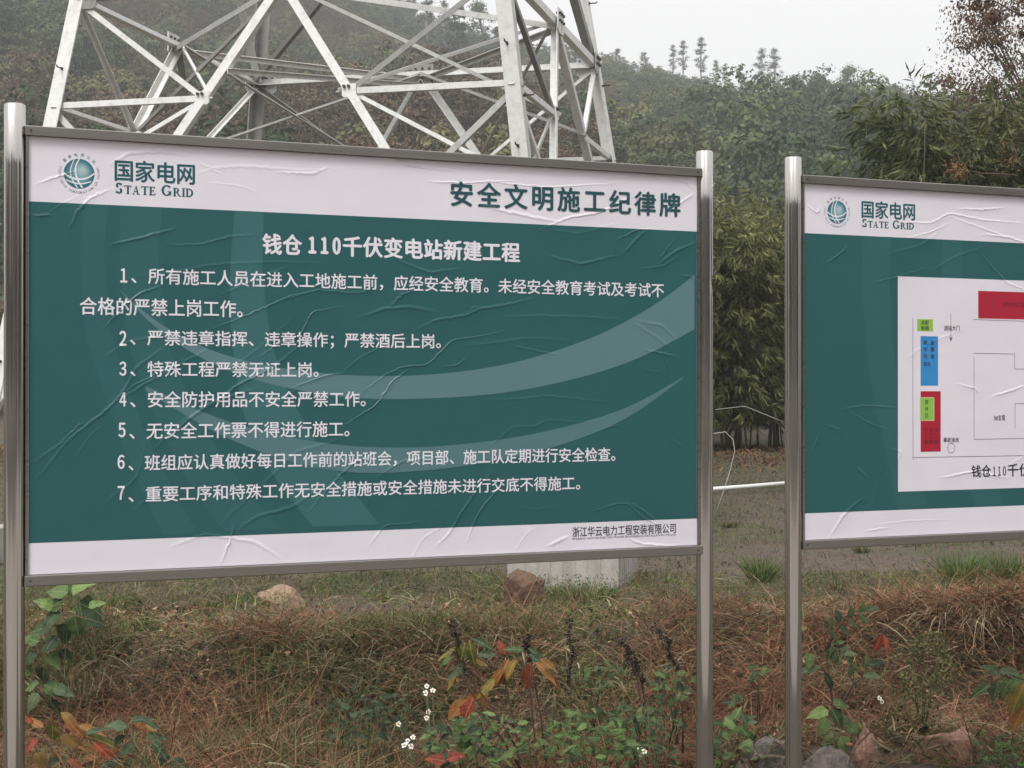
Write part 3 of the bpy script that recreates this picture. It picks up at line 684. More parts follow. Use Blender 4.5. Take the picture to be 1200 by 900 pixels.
prect('plan_block_edge', 1075.8, 465.5, 1092.4, 493, (.5, .5, .3), .0013); prect('plan_block', 1076.4, 466.3, 1091.5, 492, C_GRN, .0015)
lines = MB()
def pline(p, q, w=.0016):
    a = on_board(*p, OBU); b = on_board(*q, OBU); d = Vector((b[0] - a[0], b[1] - a[1])).normalized() * w / 2; n_ = Vector((-d.y, d.x))
    lines.add([(a[0] - n_.x, PANEL_Y - .0012, a[1] - n_.y), (b[0] - n_.x, PANEL_Y - .0012, b[1] - n_.y), (b[0] + n_.x, PANEL_Y - .0012, b[1] + n_.y), (a[0] + n_.x, PANEL_Y - .0012, a[1] + n_.y)], [(0, 1, 2, 3)])
for p, q in [((1067.5, 373), (1067.5, 539)), ((1067, 536), (1240, 533)), ((1138, 374.6), (1240, 378)), ((1112, 368), (1112, 398)), ((1139, 414), (1186, 415)), ((1186.5, 414), (1186.5, 432)),
             ((1186, 432.5), (1230, 433)), ((1139, 419), (1139, 515)), ((1139, 514.8), (1230, 513)), ((1187, 473), (1187, 502)), ((1187, 473), (1230, 473))]: pline(p, q)
pline((1110.6, 395), (1112, 399.5), .003); pline((1113.4, 395), (1112, 399.5), .003)
cc = on_board(1112.3, 525, OBU); rr = .0175
for i in range(24):
    a0 = 2 * math.pi * i / 24; a1 = 2 * math.pi * (i + 1) / 24; w = .0009
    lines.add([(cc[0] + (rr + s_ * w) * math.cos(a) * .92, PANEL_Y - .0012, cc[1] + (rr + s_ * w) * math.sin(a)) for a, s_ in ((a0, -1), (a0, 1), (a1, 1), (a1, -1))], [(0, 1, 2, 3)])
lines.build('plan_line', getB((.06, .06, .07)), B_panel)
SM = getB((.05, .05, .06)); YP = PANEL_Y - .0018
def small(txt, x0, y0, x1, y1, mat=None): fit_text('lettering', txt, px_box(x0, y0, y1, x1, y0, y1, OBU), YP, mat or SM, B_panel, .01)
small('总配', 1077, 375.5, 1086, 380.5); small('电箱', 1077, 382, 1086, 387)
for i, (a_, b_) in enumerate((('散', '直'), ('木', '属'), ('及', '查'))): small(a_, 1080, 399 + i * 8, 1084.5, 404 + i * 8); small(b_, 1088, 399 + i * 8, 1092.5, 404 + i * 8)
small('型式', 1080, 424, 1088, 429)
for i, a_ in enumerate('搅拌区'): small(a_, 1081.5, 468.5 + i * 8, 1085.5, 474 + i * 8)
DR = getB((.16, .02, .03))
for j in range(3):
    for i, a_ in enumerate('加工棚'): small(a_, 1080.5 + j * 6, 501 + i * 7, 1085 + j * 6, 506 + i * 7, DR)
small('进站大门', 1104, 381.5, 1122, 387.5); small('3#主变', 1162, 486, 1175.5, 492.5); small('事故油池', 1103, 512.5, 1121, 518)
small('材料加工棚区', 1173, 354, 1206, 360, DR)
for tx, q in (('钱仓', (1136, 545, 559, 1158.5, 544.5, 558.5)), ('１１０', (1161, 546.5, 557.5, 1176, 546, 557)), ('千伏变电站', (1178, 544, 558.5, 1246, 541, 556))):
    fit_text('lettering', tx, px_box(*q, OBU), YP, getB((.02, .02, .025)), B_panel, .016)

# ------------------------------------------------------------------ lattice tower
KS = 1.12
TC = Vector((-1.385 * KS, 13.97 * KS, 0)); TY = -.249; TS = 1.867 * KS; TK = .143; H2 = EYE + 3.25 * KS; TROT = Matrix.Rotation(TY, 3, 'Z')
tower = empty('lattice_tower', TC, TY); tag(tower, 'galvanised lattice steel transmission tower base rising behind the rules board', 'pylon')
def corner(sx, sy, z):
    q = TS + TK * (H2 - z); return Vector((sx * q, sy * q, z))
ZB = .30; ZK = 1.25
H3 = H2 + 3.6
CORN = [(-1, -1), (1, -1), (1, 1), (-1, 1)]
LW = .138
for sx, sy in CORN:
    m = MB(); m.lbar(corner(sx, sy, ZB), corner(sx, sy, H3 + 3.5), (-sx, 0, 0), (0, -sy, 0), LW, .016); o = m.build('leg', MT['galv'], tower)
    # step bolts along two flanges
    k = 0; z = .9
    while z < H3:
        c = corner(sx, sy, z); p = c + Vector((-sx * LW * .55, sy * .0, 0)) if k % 2 == 0 else c + Vector((0, -sy * LW * .55, 0))
        d = Vector((0, sy, 0)) if k % 2 == 0 else Vector((sx, 0, 0))
        b = MB().tube([p - d * .01, p + d * .085, p + d * .095 + Vector((0, 0, .015))], .007, 6); b.tube([p, p + d * .015], .014, 6); b.build('step_bolt', MT['bolt'], o)
        z += .45; k += 1
def brace(p0, p1, n_, w, mat='galv', lower=True, off=0.0, t=.009):
    """steel angle lying on a face with outward normal n_; the second flange points inward at its lower (or upper) edge"""
    n_ = Vector(n_).normalized(); a = (p1 - p0).normalized(); s_ = a.cross(n_).normalized()
    if (s_.z > 0) == lower: s_ = -s_
    # s_ points to the edge that carries the inward flange
    o = -n_ * off
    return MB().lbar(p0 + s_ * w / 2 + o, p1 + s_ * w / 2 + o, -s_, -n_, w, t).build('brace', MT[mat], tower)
def fn(i):      # outward normal of face i (corner i -> corner i+1)
    a = Vector((*CORN[i], 0)); b = Vector((*CORN[(i + 1) % 4], 0)); return ((a + b) / 2).normalized()
D1, D2, D3 = .262, .49, .73
dnode = {}; mids = {}
for i in range(4):
    ca, cb = CORN[i], CORN[(i + 1) % 4]; n_ = fn(i); A2, B2 = corner(*ca, H2), corner(*cb, H2); Mid = (A2 + B2) / 2; mids[i] = Mid
    brace(A2, B2, n_, .08, 'galv' if i in (1, 3) else 'galv', True, .018)
    for side, cc_ in ((0, ca), (1, cb)):
        foot = corner(*cc_, ZK); top = Mid
        brace(top + (foot - top) * .01, foot, n_, .078, 'galv', True, .020)
        P = [top.lerp(foot, f) for f in (D1, D2, D3)]
        Nn = [corner(*cc_, p.z) for p in P]; C2 = corner(*cc_, H2)
        dnode[(i, side)] = P[0]
        brace(C2, P[0], n_, .048, 'galv' if i in (0,) else 'galv', side == 0, .034)
        brace(Nn[0], P[0], n_, .054, 'galv', True, .034)
        brace(Nn[0], P[1], n_, .054, 'galv', True, .046)
        brace(P[0], Nn[1], n_, .036, 'galv', True, .056, .006)
        brace(Nn[1], P[1], n_, .05, 'galv', True, .034)
        brace(Nn[1], P[2], n_, .06, 'galv', True, .046)
        brace(Nn[2], P[2], n_, .05, 'galv', True, .034)
    # upper panel, crossing diagonals and next horizontal
    A3, B3 = corner(*ca, H3), corner(*cb, H3)
    brace(A2, B3, n_, .09, 'galv', True, .020); brace(B2, A3, n_, .09, 'galv', True, .034); brace(A3, B3, n_, .09, 'galv', True, .018)
for i in range(4):       # hip bracing from each mid node to the neighbouring faces' diagonals, and the horizontal diamond
    brace(mids[i], dnode[((i + 1) % 4, 0)], fn(i), .034, 'galv', True, .07, .007)
    brace(mids[i], dnode[((i - 1) % 4, 1)], fn(i), .034, 'galv' if i % 2 else 'galv', True, .09, .007)
    brace(mids[i], mids[(i + 1) % 4], (0, 0, 1), .055, 'galv', True, .03)
brace(mids[2], dnode[(0, 0)].lerp(mids[0], .35), (0, 0, 1), .05, 'galv', True, .1)
def gusset(c, n_, w, h, nb):
    n_ = Vector(n_).normalized(); s_ = Vector((0, 0, 1)).cross(n_).normalized(); up = n_.cross(s_)
    m = MB(); t = .012; ch = .3
    pr = [(-w / 2, -h / 2 * (1 - ch)), (-w / 2 * (1 - ch), -h / 2), (w / 2 * (1 - ch), -h / 2), (w / 2, -h / 2 * (1 - ch)), (w / 2, h / 2), (-w / 2, h / 2)]
    vs = [c + s_ * x + up * y + n_ * d for d in (-.002, t) for x, y in pr]; k = len(pr)
    m.add(vs, [tuple(reversed(range(k))), tuple(range(k, 2 * k))] + [(i, (i + 1) % k, k + (i + 1) % k, k + i) for i in range(k)])
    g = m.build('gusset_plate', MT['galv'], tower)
    b = MB()
    for j in range(nb):
        x = (-.32 + .64 * ((j % 3) / 2)) * w; y = (.3 - .3 * (j // 3)) * h
        p = c + s_ * x + up * y; b.tube([p - n_ * .02, p + n_ * .034], .014, 6)
    b.build('bolts', MT['bolt'], g)
for i in range(4):
    gusset(mids[i] + fn(i) * .0, fn(i), .26, .24, 6)
    for side, c in ((0, CORN[i]), (1, CORN[(i + 1) % 4])):
        q = corner(*c, H2); d = (mids[i] - q).normalized(); gusset(q + d * .16 - fn(i) * .006 + Vector((0, 0, -.02)), fn(i), .22, .22, 6)
        gusset(dnode[(i, side)] - fn(i) * .03, fn(i), .13, .12, 2)
# concrete pads under the legs
for (sx, sy), lab in zip(CORN, ('concrete pad under the left front tower leg, mostly hidden by the left steel post', 'weathered concrete pad of the tower behind the brown boulder',
                                'concrete pad of the right rear tower leg, behind the rules board', 'concrete pad of the left rear tower leg, behind the rules board')):
    c = TROT @ corner(sx, sy, 0) + TC; w = .44
    w = .44 if sy < 0 else .34; root = empty('concrete_pad', (c.x, c.y, 0), TY); tag(root, lab, 'tower footing', 'concrete pads of the tower')
    MB().box(-w, w, -w, w, -.3, ZB + .02, .012).build('block', MT['concrete'], root)
    fl = MB()
    for k in range(-4, 5): fl.box(k * .098 - .004, k * .098 + .004, -w - .004, -w + .002, -.2, ZB + .005).box(w - .002, w + .004, k * .098 - .004, k * .098 + .004, -.2, ZB + .005)
    fl.build('formwork_ridge', MT['concrete'], root)

# ------------------------------------------------------------------ leaves, grass and straw builders
def ribbons(base, dirv, length, width, droop, segs, seedtint, flat=0.0):
    """array builder for curved tapering blades; all inputs are arrays"""
    N = len(base); side = np.cross(dirv, np.array([0, 0, 1.0]) + rng.normal(0, .3, (N, 3))); side /= np.linalg.norm(side, axis=1, keepdims=True) + 1e-9
    V = np.zeros((N, (segs + 1) * 2, 3))
    for s in range(segs + 1):
        t = s / segs; p = base + dirv * (length * t)[:, None]; p[:, 2] -= droop * length * t * t
        w = (width * (1 - .85 * t ** 1.5))[:, None] * .5
        V[:, 2 * s] = p - side * w; V[:, 2 * s + 1] = p + side * w
    F = []
    for s in range(segs): F.append([2 * s, 2 * s + 1, 2 * s + 3, 2 * s + 2])
    F = np.array(F); off = (np.arange(N) * (segs + 1) * 2)[:, None, None]
    return V.reshape(-1, 3), (F[None] + off).reshape(-1, 4), np.repeat(seedtint, (segs + 1) * 2)

def diamonds(P, D, U, L, W, tint, fold=.0):
    """one four-sided leaf per point: P base, D along, U side"""
    L = L[:, None]; W = W[:, None]; N = np.cross(D, U)
    V = np.stack([P, P + D * L * .45 + U * W / 2 - N * W * fold, P + D * L, P + D * L * .45 - U * W / 2 - N * W * fold], 1)
    F = np.arange(len(P) * 4).reshape(-1, 4)
    return V.reshape(-1, 3), F, np.repeat(tint, 4)

def unit(a): return a / (np.linalg.norm(a, axis=-1, keepdims=True) + 1e-9)

def frame_xy(x0, x1, y0, y1, n, margin=1.15):
    """random ground positions inside the wedge the photograph sees"""
    y = rng.uniform(0, 1, n); y = np.sqrt(y0 ** 2 + y * (y1 ** 2 - y0 ** 2)); a = rng.uniform(x0, x1, n); return (a - 600) / FPX * y, y

def grass_field(name, n, px0, px1, y0, y1, len_, wid, up, droop, mat, label, keep=None, segs=3, zoff=0.0, cat='grass'):
    x, y = frame_xy(px0, px1, y0, y1, n)
    if keep is not None:
        k = keep(x, y) > rng.random(n); x, y = x[k], y[k]
    n = len(x); z = ground_z(x, y) - .01 + zoff * rng.random(n)
    a = rng.uniform(0, 2 * np.pi, n) + 1.2 * np.sin(x * 2.3 + y); el = np.clip(rng.normal(up, .22, n), .02, 1.5)
    D = np.stack([np.cos(a) * np.cos(el), np.sin(a) * np.cos(el), np.sin(el)], 1)
    L = rng.uniform(*len_, n); W = rng.uniform(*wid, n)
    tint = np.clip(.55 * rng.random(n) + .6 * (fbm(x * 1.7, y * 1.7, 3) - .2), 0, 1)
    V, F, T = ribbons(np.stack([x, y, z], 1), D, L, W, droop, segs, tint)
    o = link_mesh(name, mesh_np(name, V, F, False, T), mat); tag(o, label, cat, None, 'stuff'); return o

bankL = lambda x, y: sstep(.25, .75, fbm(x * 1.1 + 4, y * 1.1, 3)) * .9 + .1
edge = lambda x, y: y + 1.6 * (fbm(x * 1.5, y * 1.1, 3) - .5) - 1.0 * sstep(.3, 1.8, x)
patch = lambda x, y: .25 + .75 * sstep(.36, .55, fbm(x * 2.4 + 3, y * 2.4, 3))
redmask = lambda x, y: np.clip(.18 + sstep(.46, .60, fbm(x * 1.1 + 31, y * 1.1, 3)) * .75 + .65 * sstep(.5, 1.4, x), 0, 1) * sstep(9.0, 8.2, edge(x, y)) * patch(x, y)
tanmask = lambda x, y: np.clip(1.1 - redmask(x, y) * .9, .2, 1) * sstep(9.5, 8.2, edge(x, y)) * patch(x + 9, y) + .09
hole = lambda x, y: (1 - .97 * sstep(.8, .95, x) * sstep(6.98, 6.78, y) * .92) * hole0(x, y)
hole0 = lambda x, y: 1 - .95 * np.exp(-((x + .75) / .28) ** 2 - ((y - 7.55) / .4) ** 2) - .9 * np.exp(-((x - 2.25) / .2) ** 2 - ((y - 8.25) / .35) ** 2)
grass_field('dry_red_grass', 85000, -60, 1300, 6.3, 10.2, (.12, .42), (.003, .0075), .38, .34, MT['straw_red'], 'matted red-brown dead grass covering the bank below the boards', lambda x, y: redmask(x, y) * hole(x, y), zoff=.13, cat='dry grass')
grass_field('dry_tan_grass', 76000, -60, 1300, 6.3, 12.6, (.12, .40), (.003, .007), .45, .38, MT['straw_tan'], 'tangled straw-coloured dead grass on the bank below the boards', lambda x, y: tanmask(x, y) * hole(x, y), zoff=.10, cat='dry grass')
grass_field('short_grass', 130000, -60, 1300, 7.5, 12.8, (.03, .12), (.003, .006), .9, .35, MT['grass'], 'short olive green grass growing in patches over the soil',
            lambda x, y: (.12 + sstep(.42, .56, fbm(x * 1.2 + 4, y * 1.2, 3))) * (1 - .6 * sstep(10.9, 11.6, y)) * (1 - .55 * sstep(.5, 1.5, x) * sstep(10.2, 9.4, y)) * hole(x, y), zoff=.02)
grass_field('bank_grass', 60000, -60, 1300, 6.3, 9.3, (.12, .34), (.003, .007), .85, .5, MT['grass'], 'longer green grass mixed into the dead grass of the bank',
            lambda x, y: (.10 + .9 * sstep(.46, .60, fbm(x * 1.6 + 14, y * 1.6, 3))) * (1 - .7 * sstep(.5, 1.4, x)) * hole(x, y), zoff=.10)
grass_field('meadow_grass', 120000, -60, 1350, 12.3, 25.5, (.03, .12), (.005, .011), .9, .4, MT['grass'], 'low green grass across the clearing behind the boards',
            lambda x, y: .22 + .78 * np.clip(sstep(.40, .52, fbm(x * .7 + 4, y * .7, 3)) * .6 + .7 * sstep(14.5, 16.0, y), 0, 1), segs=2)
grass_field('russet_fern', 14000, -60, 1350, 21.8, 26.5, (.10, .45), (.012, .03), .6, .6, MT['straw_red'], 'rust-brown dead bracken in front of the bamboo', lambda x, y: sstep(21.5, 23.5, y), segs=2, cat='dry bracken')

grass_field('dead_stems', 16000, -60, 1300, 6.3, 9.9, (.15, .5), (.0025, .0045), .5, .04, MT['straw_red'], 'criss-crossing thin dead stems and bracken stalks over the bank', lambda x, y: patch(x, y) * hole(x, y) * sstep(9.9, 8.6, edge(x, y)), segs=1, zoff=.16, cat='dead stems')
grass_field('broad_dead_blades', 4500, -60, 1300, 6.3, 10.2, (.10, .34), (.007, .014), .35, .5, MT['straw_tan'], 'broad bleached dead blades lying over the bank', lambda x, y: .2 + .8 * patch(x + 3, y), segs=4, zoff=.14, cat='dry grass')
# scattered debris: small stones and dead leaf bits on bare soil
def litter():
    n = 2000; x, y = frame_xy(-60, 1300, 8.8, 16, n); z = ground_z(x, y); s = rng.uniform(.006, .028, n)
    k = rng.random(n) < (.35 + .65 * sstep(10.6, 11.5, y)); x, y, z, s = x[k], y[k], z[k], s[k]; n = len(x)
    base = np.array([[1, 0, 0], [0, 1, 0], [-1, 0, 0], [0, -1, 0], [0, 0, .7], [0, 0, -.4]], float)
    V = base[None] * s[:, None, None] * rng.uniform(.5, 1.4, (n, 6, 1)) + np.stack([x, y, z], 1)[:, None]
    F = np.array([[0, 1, 4], [1, 2, 4], [2, 3, 4], [3, 0, 4], [1, 0, 5], [2, 1, 5], [3, 2, 5], [0, 3, 5]])
    F = (F[None] + (np.arange(n) * 6)[:, None, None]).reshape(-1, 3)
    tag(link_mesh('pebbles', mesh_np('pebbles', V.reshape(-1, 3), F), MT['rock_brown']), 'small stones and clods scattered on the bare soil', 'stones', None, 'stuff')
litter()
def scatter_leaves(name, n, y0, y1, size, keep, mat, label, cat, zr, flat):
    x, y = frame_xy(-60, 1300, y0, y1, n); k = keep(x, y) > rng.random(n); x, y = x[k], y[k]; n = len(x)
    P = np.stack([x, y, ground_z(x, y) + rng.uniform(.0, zr, n)], 1); N_ = unit(rng.normal(0, flat, (n, 3)) + np.array([0, -.3, 1.0])); D = unit(np.cross(N_, rng.normal(0, 1, (n, 3)))); U = np.cross(N_, D)
    V, F, T = diamonds(P, D, U, rng.uniform(*size, n), rng.uniform(size[0] * .5, size[1] * .55, n), np.clip(rng.normal(.5, .28, n), 0, 1), .18)
    tag(link_mesh(name, mesh_np(name, V, F, False, T), mat), label, cat, None, 'stuff')
scatter_leaves('leaf_litter', 16000, 6.3, 10.5, (.015, .05), lambda x, y: .25 + .75 * sstep(.45, .6, fbm(x * 2 + 50, y * 2, 3)), MT['straw_red'], 'curled brown dead leaves caught in the grass of the bank', 'dead leaves', .12, .9)
scatter_leaves('creeping_weeds', 60000, 6.3, 12.0, (.010, .030), lambda x, y: sstep(.47, .58, fbm(x * 2.2 + 70, y * 2.2, 3)) * (1 - .5 * sstep(.6, 1.4, x)), MT['grass_bright'], 'patches of small-leaved green weeds creeping through the bank', 'weeds', .13, .6)
scatter_leaves('dark_undergrowth', 30000, 6.3, 8.6, (.015, .04), lambda x, y: sstep(.46, .6, fbm(x * 1.4 + 90, y * 1.4, 3)), MT['bamboo_dark'], 'dark leafy undergrowth low in the weedy hollow', 'undergrowth', .10, .9)

# ------------------------------------------------------------------ rocks
def rock(px, py, Y, w, d, h, mat, label, seed, rz=0.0, sink=.25):
    import bmesh
    bm = bmesh.new(); bmesh.ops.create_icosphere(bm, subdivisions=4, radius=1); rg = np.random.default_rng(seed)
    planes = [(unit(rg.normal(0, 1, 3)), rg.uniform(.5, .86)) for _ in range(13)]
    for v in bm.verts:
        c = np.array(v.co)
        for n_, k in planes:
            q = c @ n_ - k
            if q > 0: c = c - n_ * q * .92
        r = 1 + .30 * (fbm(c[0] * 2.1 + seed, c[1] * 2.1 + c[2] * 1.7, 4) - .5) + .14 * (fbm(c[0] * 9 + seed, c[1] * 9 + c[2] * 7, 3) - .5)
        v.co = Vector(c * r)
    for v in bm.verts: v.co = Vector((v.co.x * w / 2, v.co.y * d / 2, v.co.z * h / 2))
    me = bpy.data.meshes.new('rock'); bm.to_mesh(me); bm.free()
    p = at(px, py, Y); o = link_mesh('rock', me, mat); o.location = (p.x, p.y, p.z - h * .46); o.rotation_euler = (.15, -.1, rz)
    tag(o, label, 'rock'); return o
rock(616, 660, 10.5, .36, .3, .46, MT['rock_brown'], 'angular red-brown boulder in front of the concrete pad', 4, 1.3)
rock(328, 687, 10.9, .36, .28, .30, MT['rock_tan'], 'flat tan rock in the grass below the rules board', 9, .1)
rock(200, 716, 10.2, .26, .2, .16, MT['rock_tan'], 'low worn stone half buried in the grass at the left', 15, .6)
rock(897, 866, 6.45, .42, .3, .36, MT['rock_grey'], 'dark grey rock behind the feet of the two middle posts', 21, .2)
rock(966, 876, 6.35, .40, .3, .34, MT['rock_grey'], 'rough dark grey rock at the bottom edge right of the third post', 27, .9)
rock(1012, 854, 6.5, .20, .22, .40, MT['rock_red'], 'small reddish rock wedged beside the dark rocks', 33, .3)
rock(1118, 838, 6.6, .34, .3, .5, MT['rock_red'], 'pale reddish rock with a flat top at the lower right', 38, .1)
rock(1212, 856, 6.8, .2, .2, .3, MT['rock_red'], 'brown stone at the right edge of the view', 44, .1)

# ------------------------------------------------------------------ single plants of the foreground
def leaf_shape(L=1.0, W=.5, tipx=.55, fold=.12, bend=.18, n=7, sd=0):
    """an ovate leaf along +X with a folded midrib and a drooping tip"""
    m = MB(); vs = []; ts = np.linspace(0, 1, n + 1); rg = random.Random(sd); sk = rg.uniform(-.12, .12); W *= rg.uniform(.8, 1.12); bend *= rg.uniform(.3, 2.2); fold *= rg.uniform(.6, 2.4)
    for t in ts:
        w = W / 2 * (math.sin(math.pi * t ** tipx) ** .9 if 0 < t < 1 else 0.02)
        z = -bend * t * t * L; cy = sk * math.sin(t * 3)
        vs += [(t * L, cy - w * rg.uniform(.84, 1.1), z + fold * w + rg.uniform(-.03, .03)), (t * L, cy * .0, z), (t * L, cy + w * rg.uniform(.84, 1.1), z + fold * w + rg.uniform(-.03, .03))]
    fs = []
    for i in range(n):
        b = 3 * i; fs += [(b, b + 3, b + 4, b + 1), (b + 1, b + 4, b + 5, b + 2)]
    m.add(vs, fs, True); return m.mesh('leaf')
LEAF_CACHE = {}
def leaf_mesh(shape, mat):
    var = random.randrange(5); key = (shape, mat, var)
    if key not in LEAF_CACHE:
        par = {'ovate': dict(W=.62, tipx=.62), 'lance': dict(W=.34, tipx=.75), 'oval': dict(W=.5, tipx=.85), 'heart': dict(W=.86, tipx=.5), 'narrow': dict(W=.2, tipx=.8)}[shape]
        me = leaf_shape(sd=var * 7 + len(shape), **par); me.materials.append(MT[mat]); LEAF_CACHE[key] = me
    return LEAF_CACHE[key]
def put_leaf(root, origin, p, direction, up, size, shape, mat):
    """origin is the root's own position; p world position of the leaf's base"""
    o = bpy.data.objects.new('leaf', leaf_mesh(shape, mat)); COL.objects.link(o); o.parent = root
    x = Vector(direction).normalized(); z = Vector(up); z = (z - x * z.dot(x)); z = z.normalized() if z.length > 1e-4 else x.orthogonal().normalized(); y = z.cross(x)
    Mx = Matrix((x, y, z)).transposed().to_4x4(); o.matrix_local = Matrix.Translation(p - origin) @ Mx @ Matrix.Scale(size, 4)
    return o
def plant(name, cat, label, base, stems, leaves, stem_mat='twig', rad=.004, group=None):
    """base (px, py, Y); stems: lists of (px, py[, dY]); leaves: (px, py, len_px, angle_deg, shape, material[, dY])
    angle 0 points right in the picture, 90 up; leaves face the viewer tilted at random"""
    o0 = at(*base); o0.z = max(float(ground_z(o0.x, o0.y)) - .02, -9); root = empty(name, o0); tag(root, label, cat, group)
    for st in stems:
        pts = []
        for s in st: p = at(s[0], s[1], base[2] + (s[2] if len(s) > 2 else 0)); pts.append(p - o0)
        r = np.linspace(rad, rad * .35, len(pts)); MB().tube(pts, list(r), 6).build('stem', MT[stem_mat], root)
    for lf in leaves:
        px, py, lp, ang, sh, mt = lf[:6]; dY = lf[6] if len(lf) > 6 else random.uniform(-.06, .06)
        Y = base[2] + dY; p = at(px, py, Y); size = lp / FPX * Y * 1.12
        a = R(ang + random.uniform(-8, 8)); back = random.uniform(-.45, .35)
        d = Vector((math.cos(a), back, math.sin(a) - .05)); up = Vector((random.uniform(-.25, .25), -.75, .75 + random.uniform(-.3, .3)))
        put_leaf(root, o0, p, d, up, size, sh, mt)
    return root

def spray(cx, cy, rx, ry, n, sz, shapes, mats, up=True):
    out = []
    for _ in range(n):
        a = random.uniform(0, 2 * math.pi); r = math.sqrt(random.random()); x = cx + rx * r * math.cos(a); y = cy + ry * r * math.sin(a)
        ang = random.choice([random.uniform(-50, 30), random.uniform(150, 230), random.uniform(20, 160)])
        out.append((x, y, random.uniform(*sz), ang, random.choice(shapes), random.choice(mats), random.uniform(-.16, .16)))
    return out

# left: tall seedling with broad pale green leaves
plant('broadleaf_weed', 'plant', 'tall weed with broad fresh green leaves beside the left post', (78, 800, 7.6),
      [[(78, 960), (80, 860), (76, 780), (82, 690)], [(77, 790), (100, 740), (92, 700)], [(78, 800), (50, 770), (40, 740)], [(78, 850), (55, 815), (45, 800)]],
      [(80, 694, 24, 175, 'heart', 'leaf_green'), (84, 690, 26, 20, 'heart', 'leaf_light'), (74, 704, 24, 200, 'heart', 'leaf_green'), (92, 706, 30, -20, 'heart', 'leaf_green'), (64, 712, 22, 150, 'heart', 'leaf_light'),
       (70, 716, 26, 215, 'heart', 'leaf_grey'), (88, 722, 26, -80, 'heart', 'leaf_green'), (82, 700, 20, 80, 'ovate', 'leaf_light'), (98, 724, 24, -10, 'heart', 'leaf_grey'), (104, 712, 18, 30, 'ovate', 'leaf_light'),
       (60, 735, 24, 190, 'heart', 'leaf_green'), (76, 730, 24, 260, 'heart', 'leaf_dark'), (66, 745, 22, 230, 'heart', 'leaf_grey'), (46, 752, 20, 160, 'heart', 'leaf_green'), (50, 757, 22, 20, 'heart', 'leaf_green'),
       (44, 764, 20, 210, 'ovate', 'leaf_dark'), (56, 766, 22, -50, 'heart', 'leaf_green'), (70, 762, 20, -30, 'ovate', 'leaf_dark'), (40, 775, 18, 170, 'ovate', 'leaf_grey'), (52, 782, 20, 250, 'heart', 'leaf_dark'),
       (46, 800, 22, 195, 'ovate', 'leaf_green'), (52, 802, 28, -15, 'ovate', 'leaf_green'), (62, 806, 24, -5, 'ovate', 'leaf_grey'), (45, 812, 22, 240, 'ovate', 'leaf_grey'), (58, 820, 20, -60, 'ovate', 'leaf_dark'), (38, 790, 16, 140, 'ovate', 'leaf_light')], 'stem_green')
plant('yellow_leaved_sprig', 'plant', 'sprig of orange and yellow leaves at the lower left corner', (95, 900, 6.6),
      [[(70, 960), (85, 880), (110, 850)], [(85, 900), (140, 880), (180, 895)], [(80, 905), (55, 870), (45, 850)]],
      [(52, 852, 26, 150, 'lance', 'leaf_orange'), (62, 848, 24, 260, 'ovate', 'leaf_yellow'), (75, 842, 34, -30, 'lance', 'leaf_orange'), (92, 850, 30, -10, 'lance', 'leaf_orange'), (100, 862, 34, -20, 'lance', 'leaf_yellow'),
       (70, 862, 34, -35, 'lance', 'leaf_orange'), (85, 872, 36, -15, 'lance', 'leaf_orange'), (110, 870, 34, -30, 'lance', 'leaf_red'), (125, 878, 34, -35, 'lance', 'leaf_orange'), (60, 878, 30, -60, 'lance', 'leaf_orange'),
       (45, 868, 22, 200, 'ovate', 'leaf_red'), (42, 882, 24, -40, 'ovate', 'leaf_orange'), (100, 885, 32, -25, 'lance', 'leaf_orange'), (78, 890, 30, -20, 'lance', 'leaf_red'), (140, 888, 26, -20, 'lance', 'leaf_orange'),
       (158, 843, 18, -40, 'ovate', 'leaf_orange'), (168, 846, 20, -30, 'ovate', 'leaf_yellow'), (40, 848, 20, 120, 'lance', 'leaf_red'), (56, 895, 26, 10, 'ovate', 'leaf_dark'), (72, 834, 30, -40, 'lance', 'leaf_orange')], 'twig')
plant('dark_leaved_weed', 'plant', 'weed with dull dark green oval leaves at the bottom left', (175, 900, 6.5),
      [[(165, 960), (168, 890), (150, 850)], [(166, 900), (190, 870), (175, 852)], [(168, 910), (205, 885)]],
      [(150, 852, 22, 170, 'oval', 'leaf_grey'), (152, 845, 28, 10, 'lance', 'leaf_grey'), (165, 842, 24, -10, 'lance', 'leaf_dark'), (148, 862, 22, 215, 'oval', 'leaf_dark'), (172, 860, 22, 0, 'oval', 'leaf_grey'),
       (178, 868, 26, -30, 'oval', 'leaf_grey'), (160, 872, 24, 200, 'oval', 'leaf_dark'), (185, 880, 28, -50, 'oval', 'leaf_dark'), (170, 885, 26, -90, 'oval', 'leaf_grey'), (200, 888, 26, -20, 'oval', 'leaf_dark'),
       (155, 888, 24, 230, 'oval', 'leaf_dark'), (142, 893, 22, 190, 'oval', 'leaf_dark'), (100, 860, 26, 10, 'lance', 'leaf_grey'), (196, 898, 24, -10, 'oval', 'leaf_grey'), (120, 897, 24, 30, 'oval', 'leaf_dark')], 'stem_green')
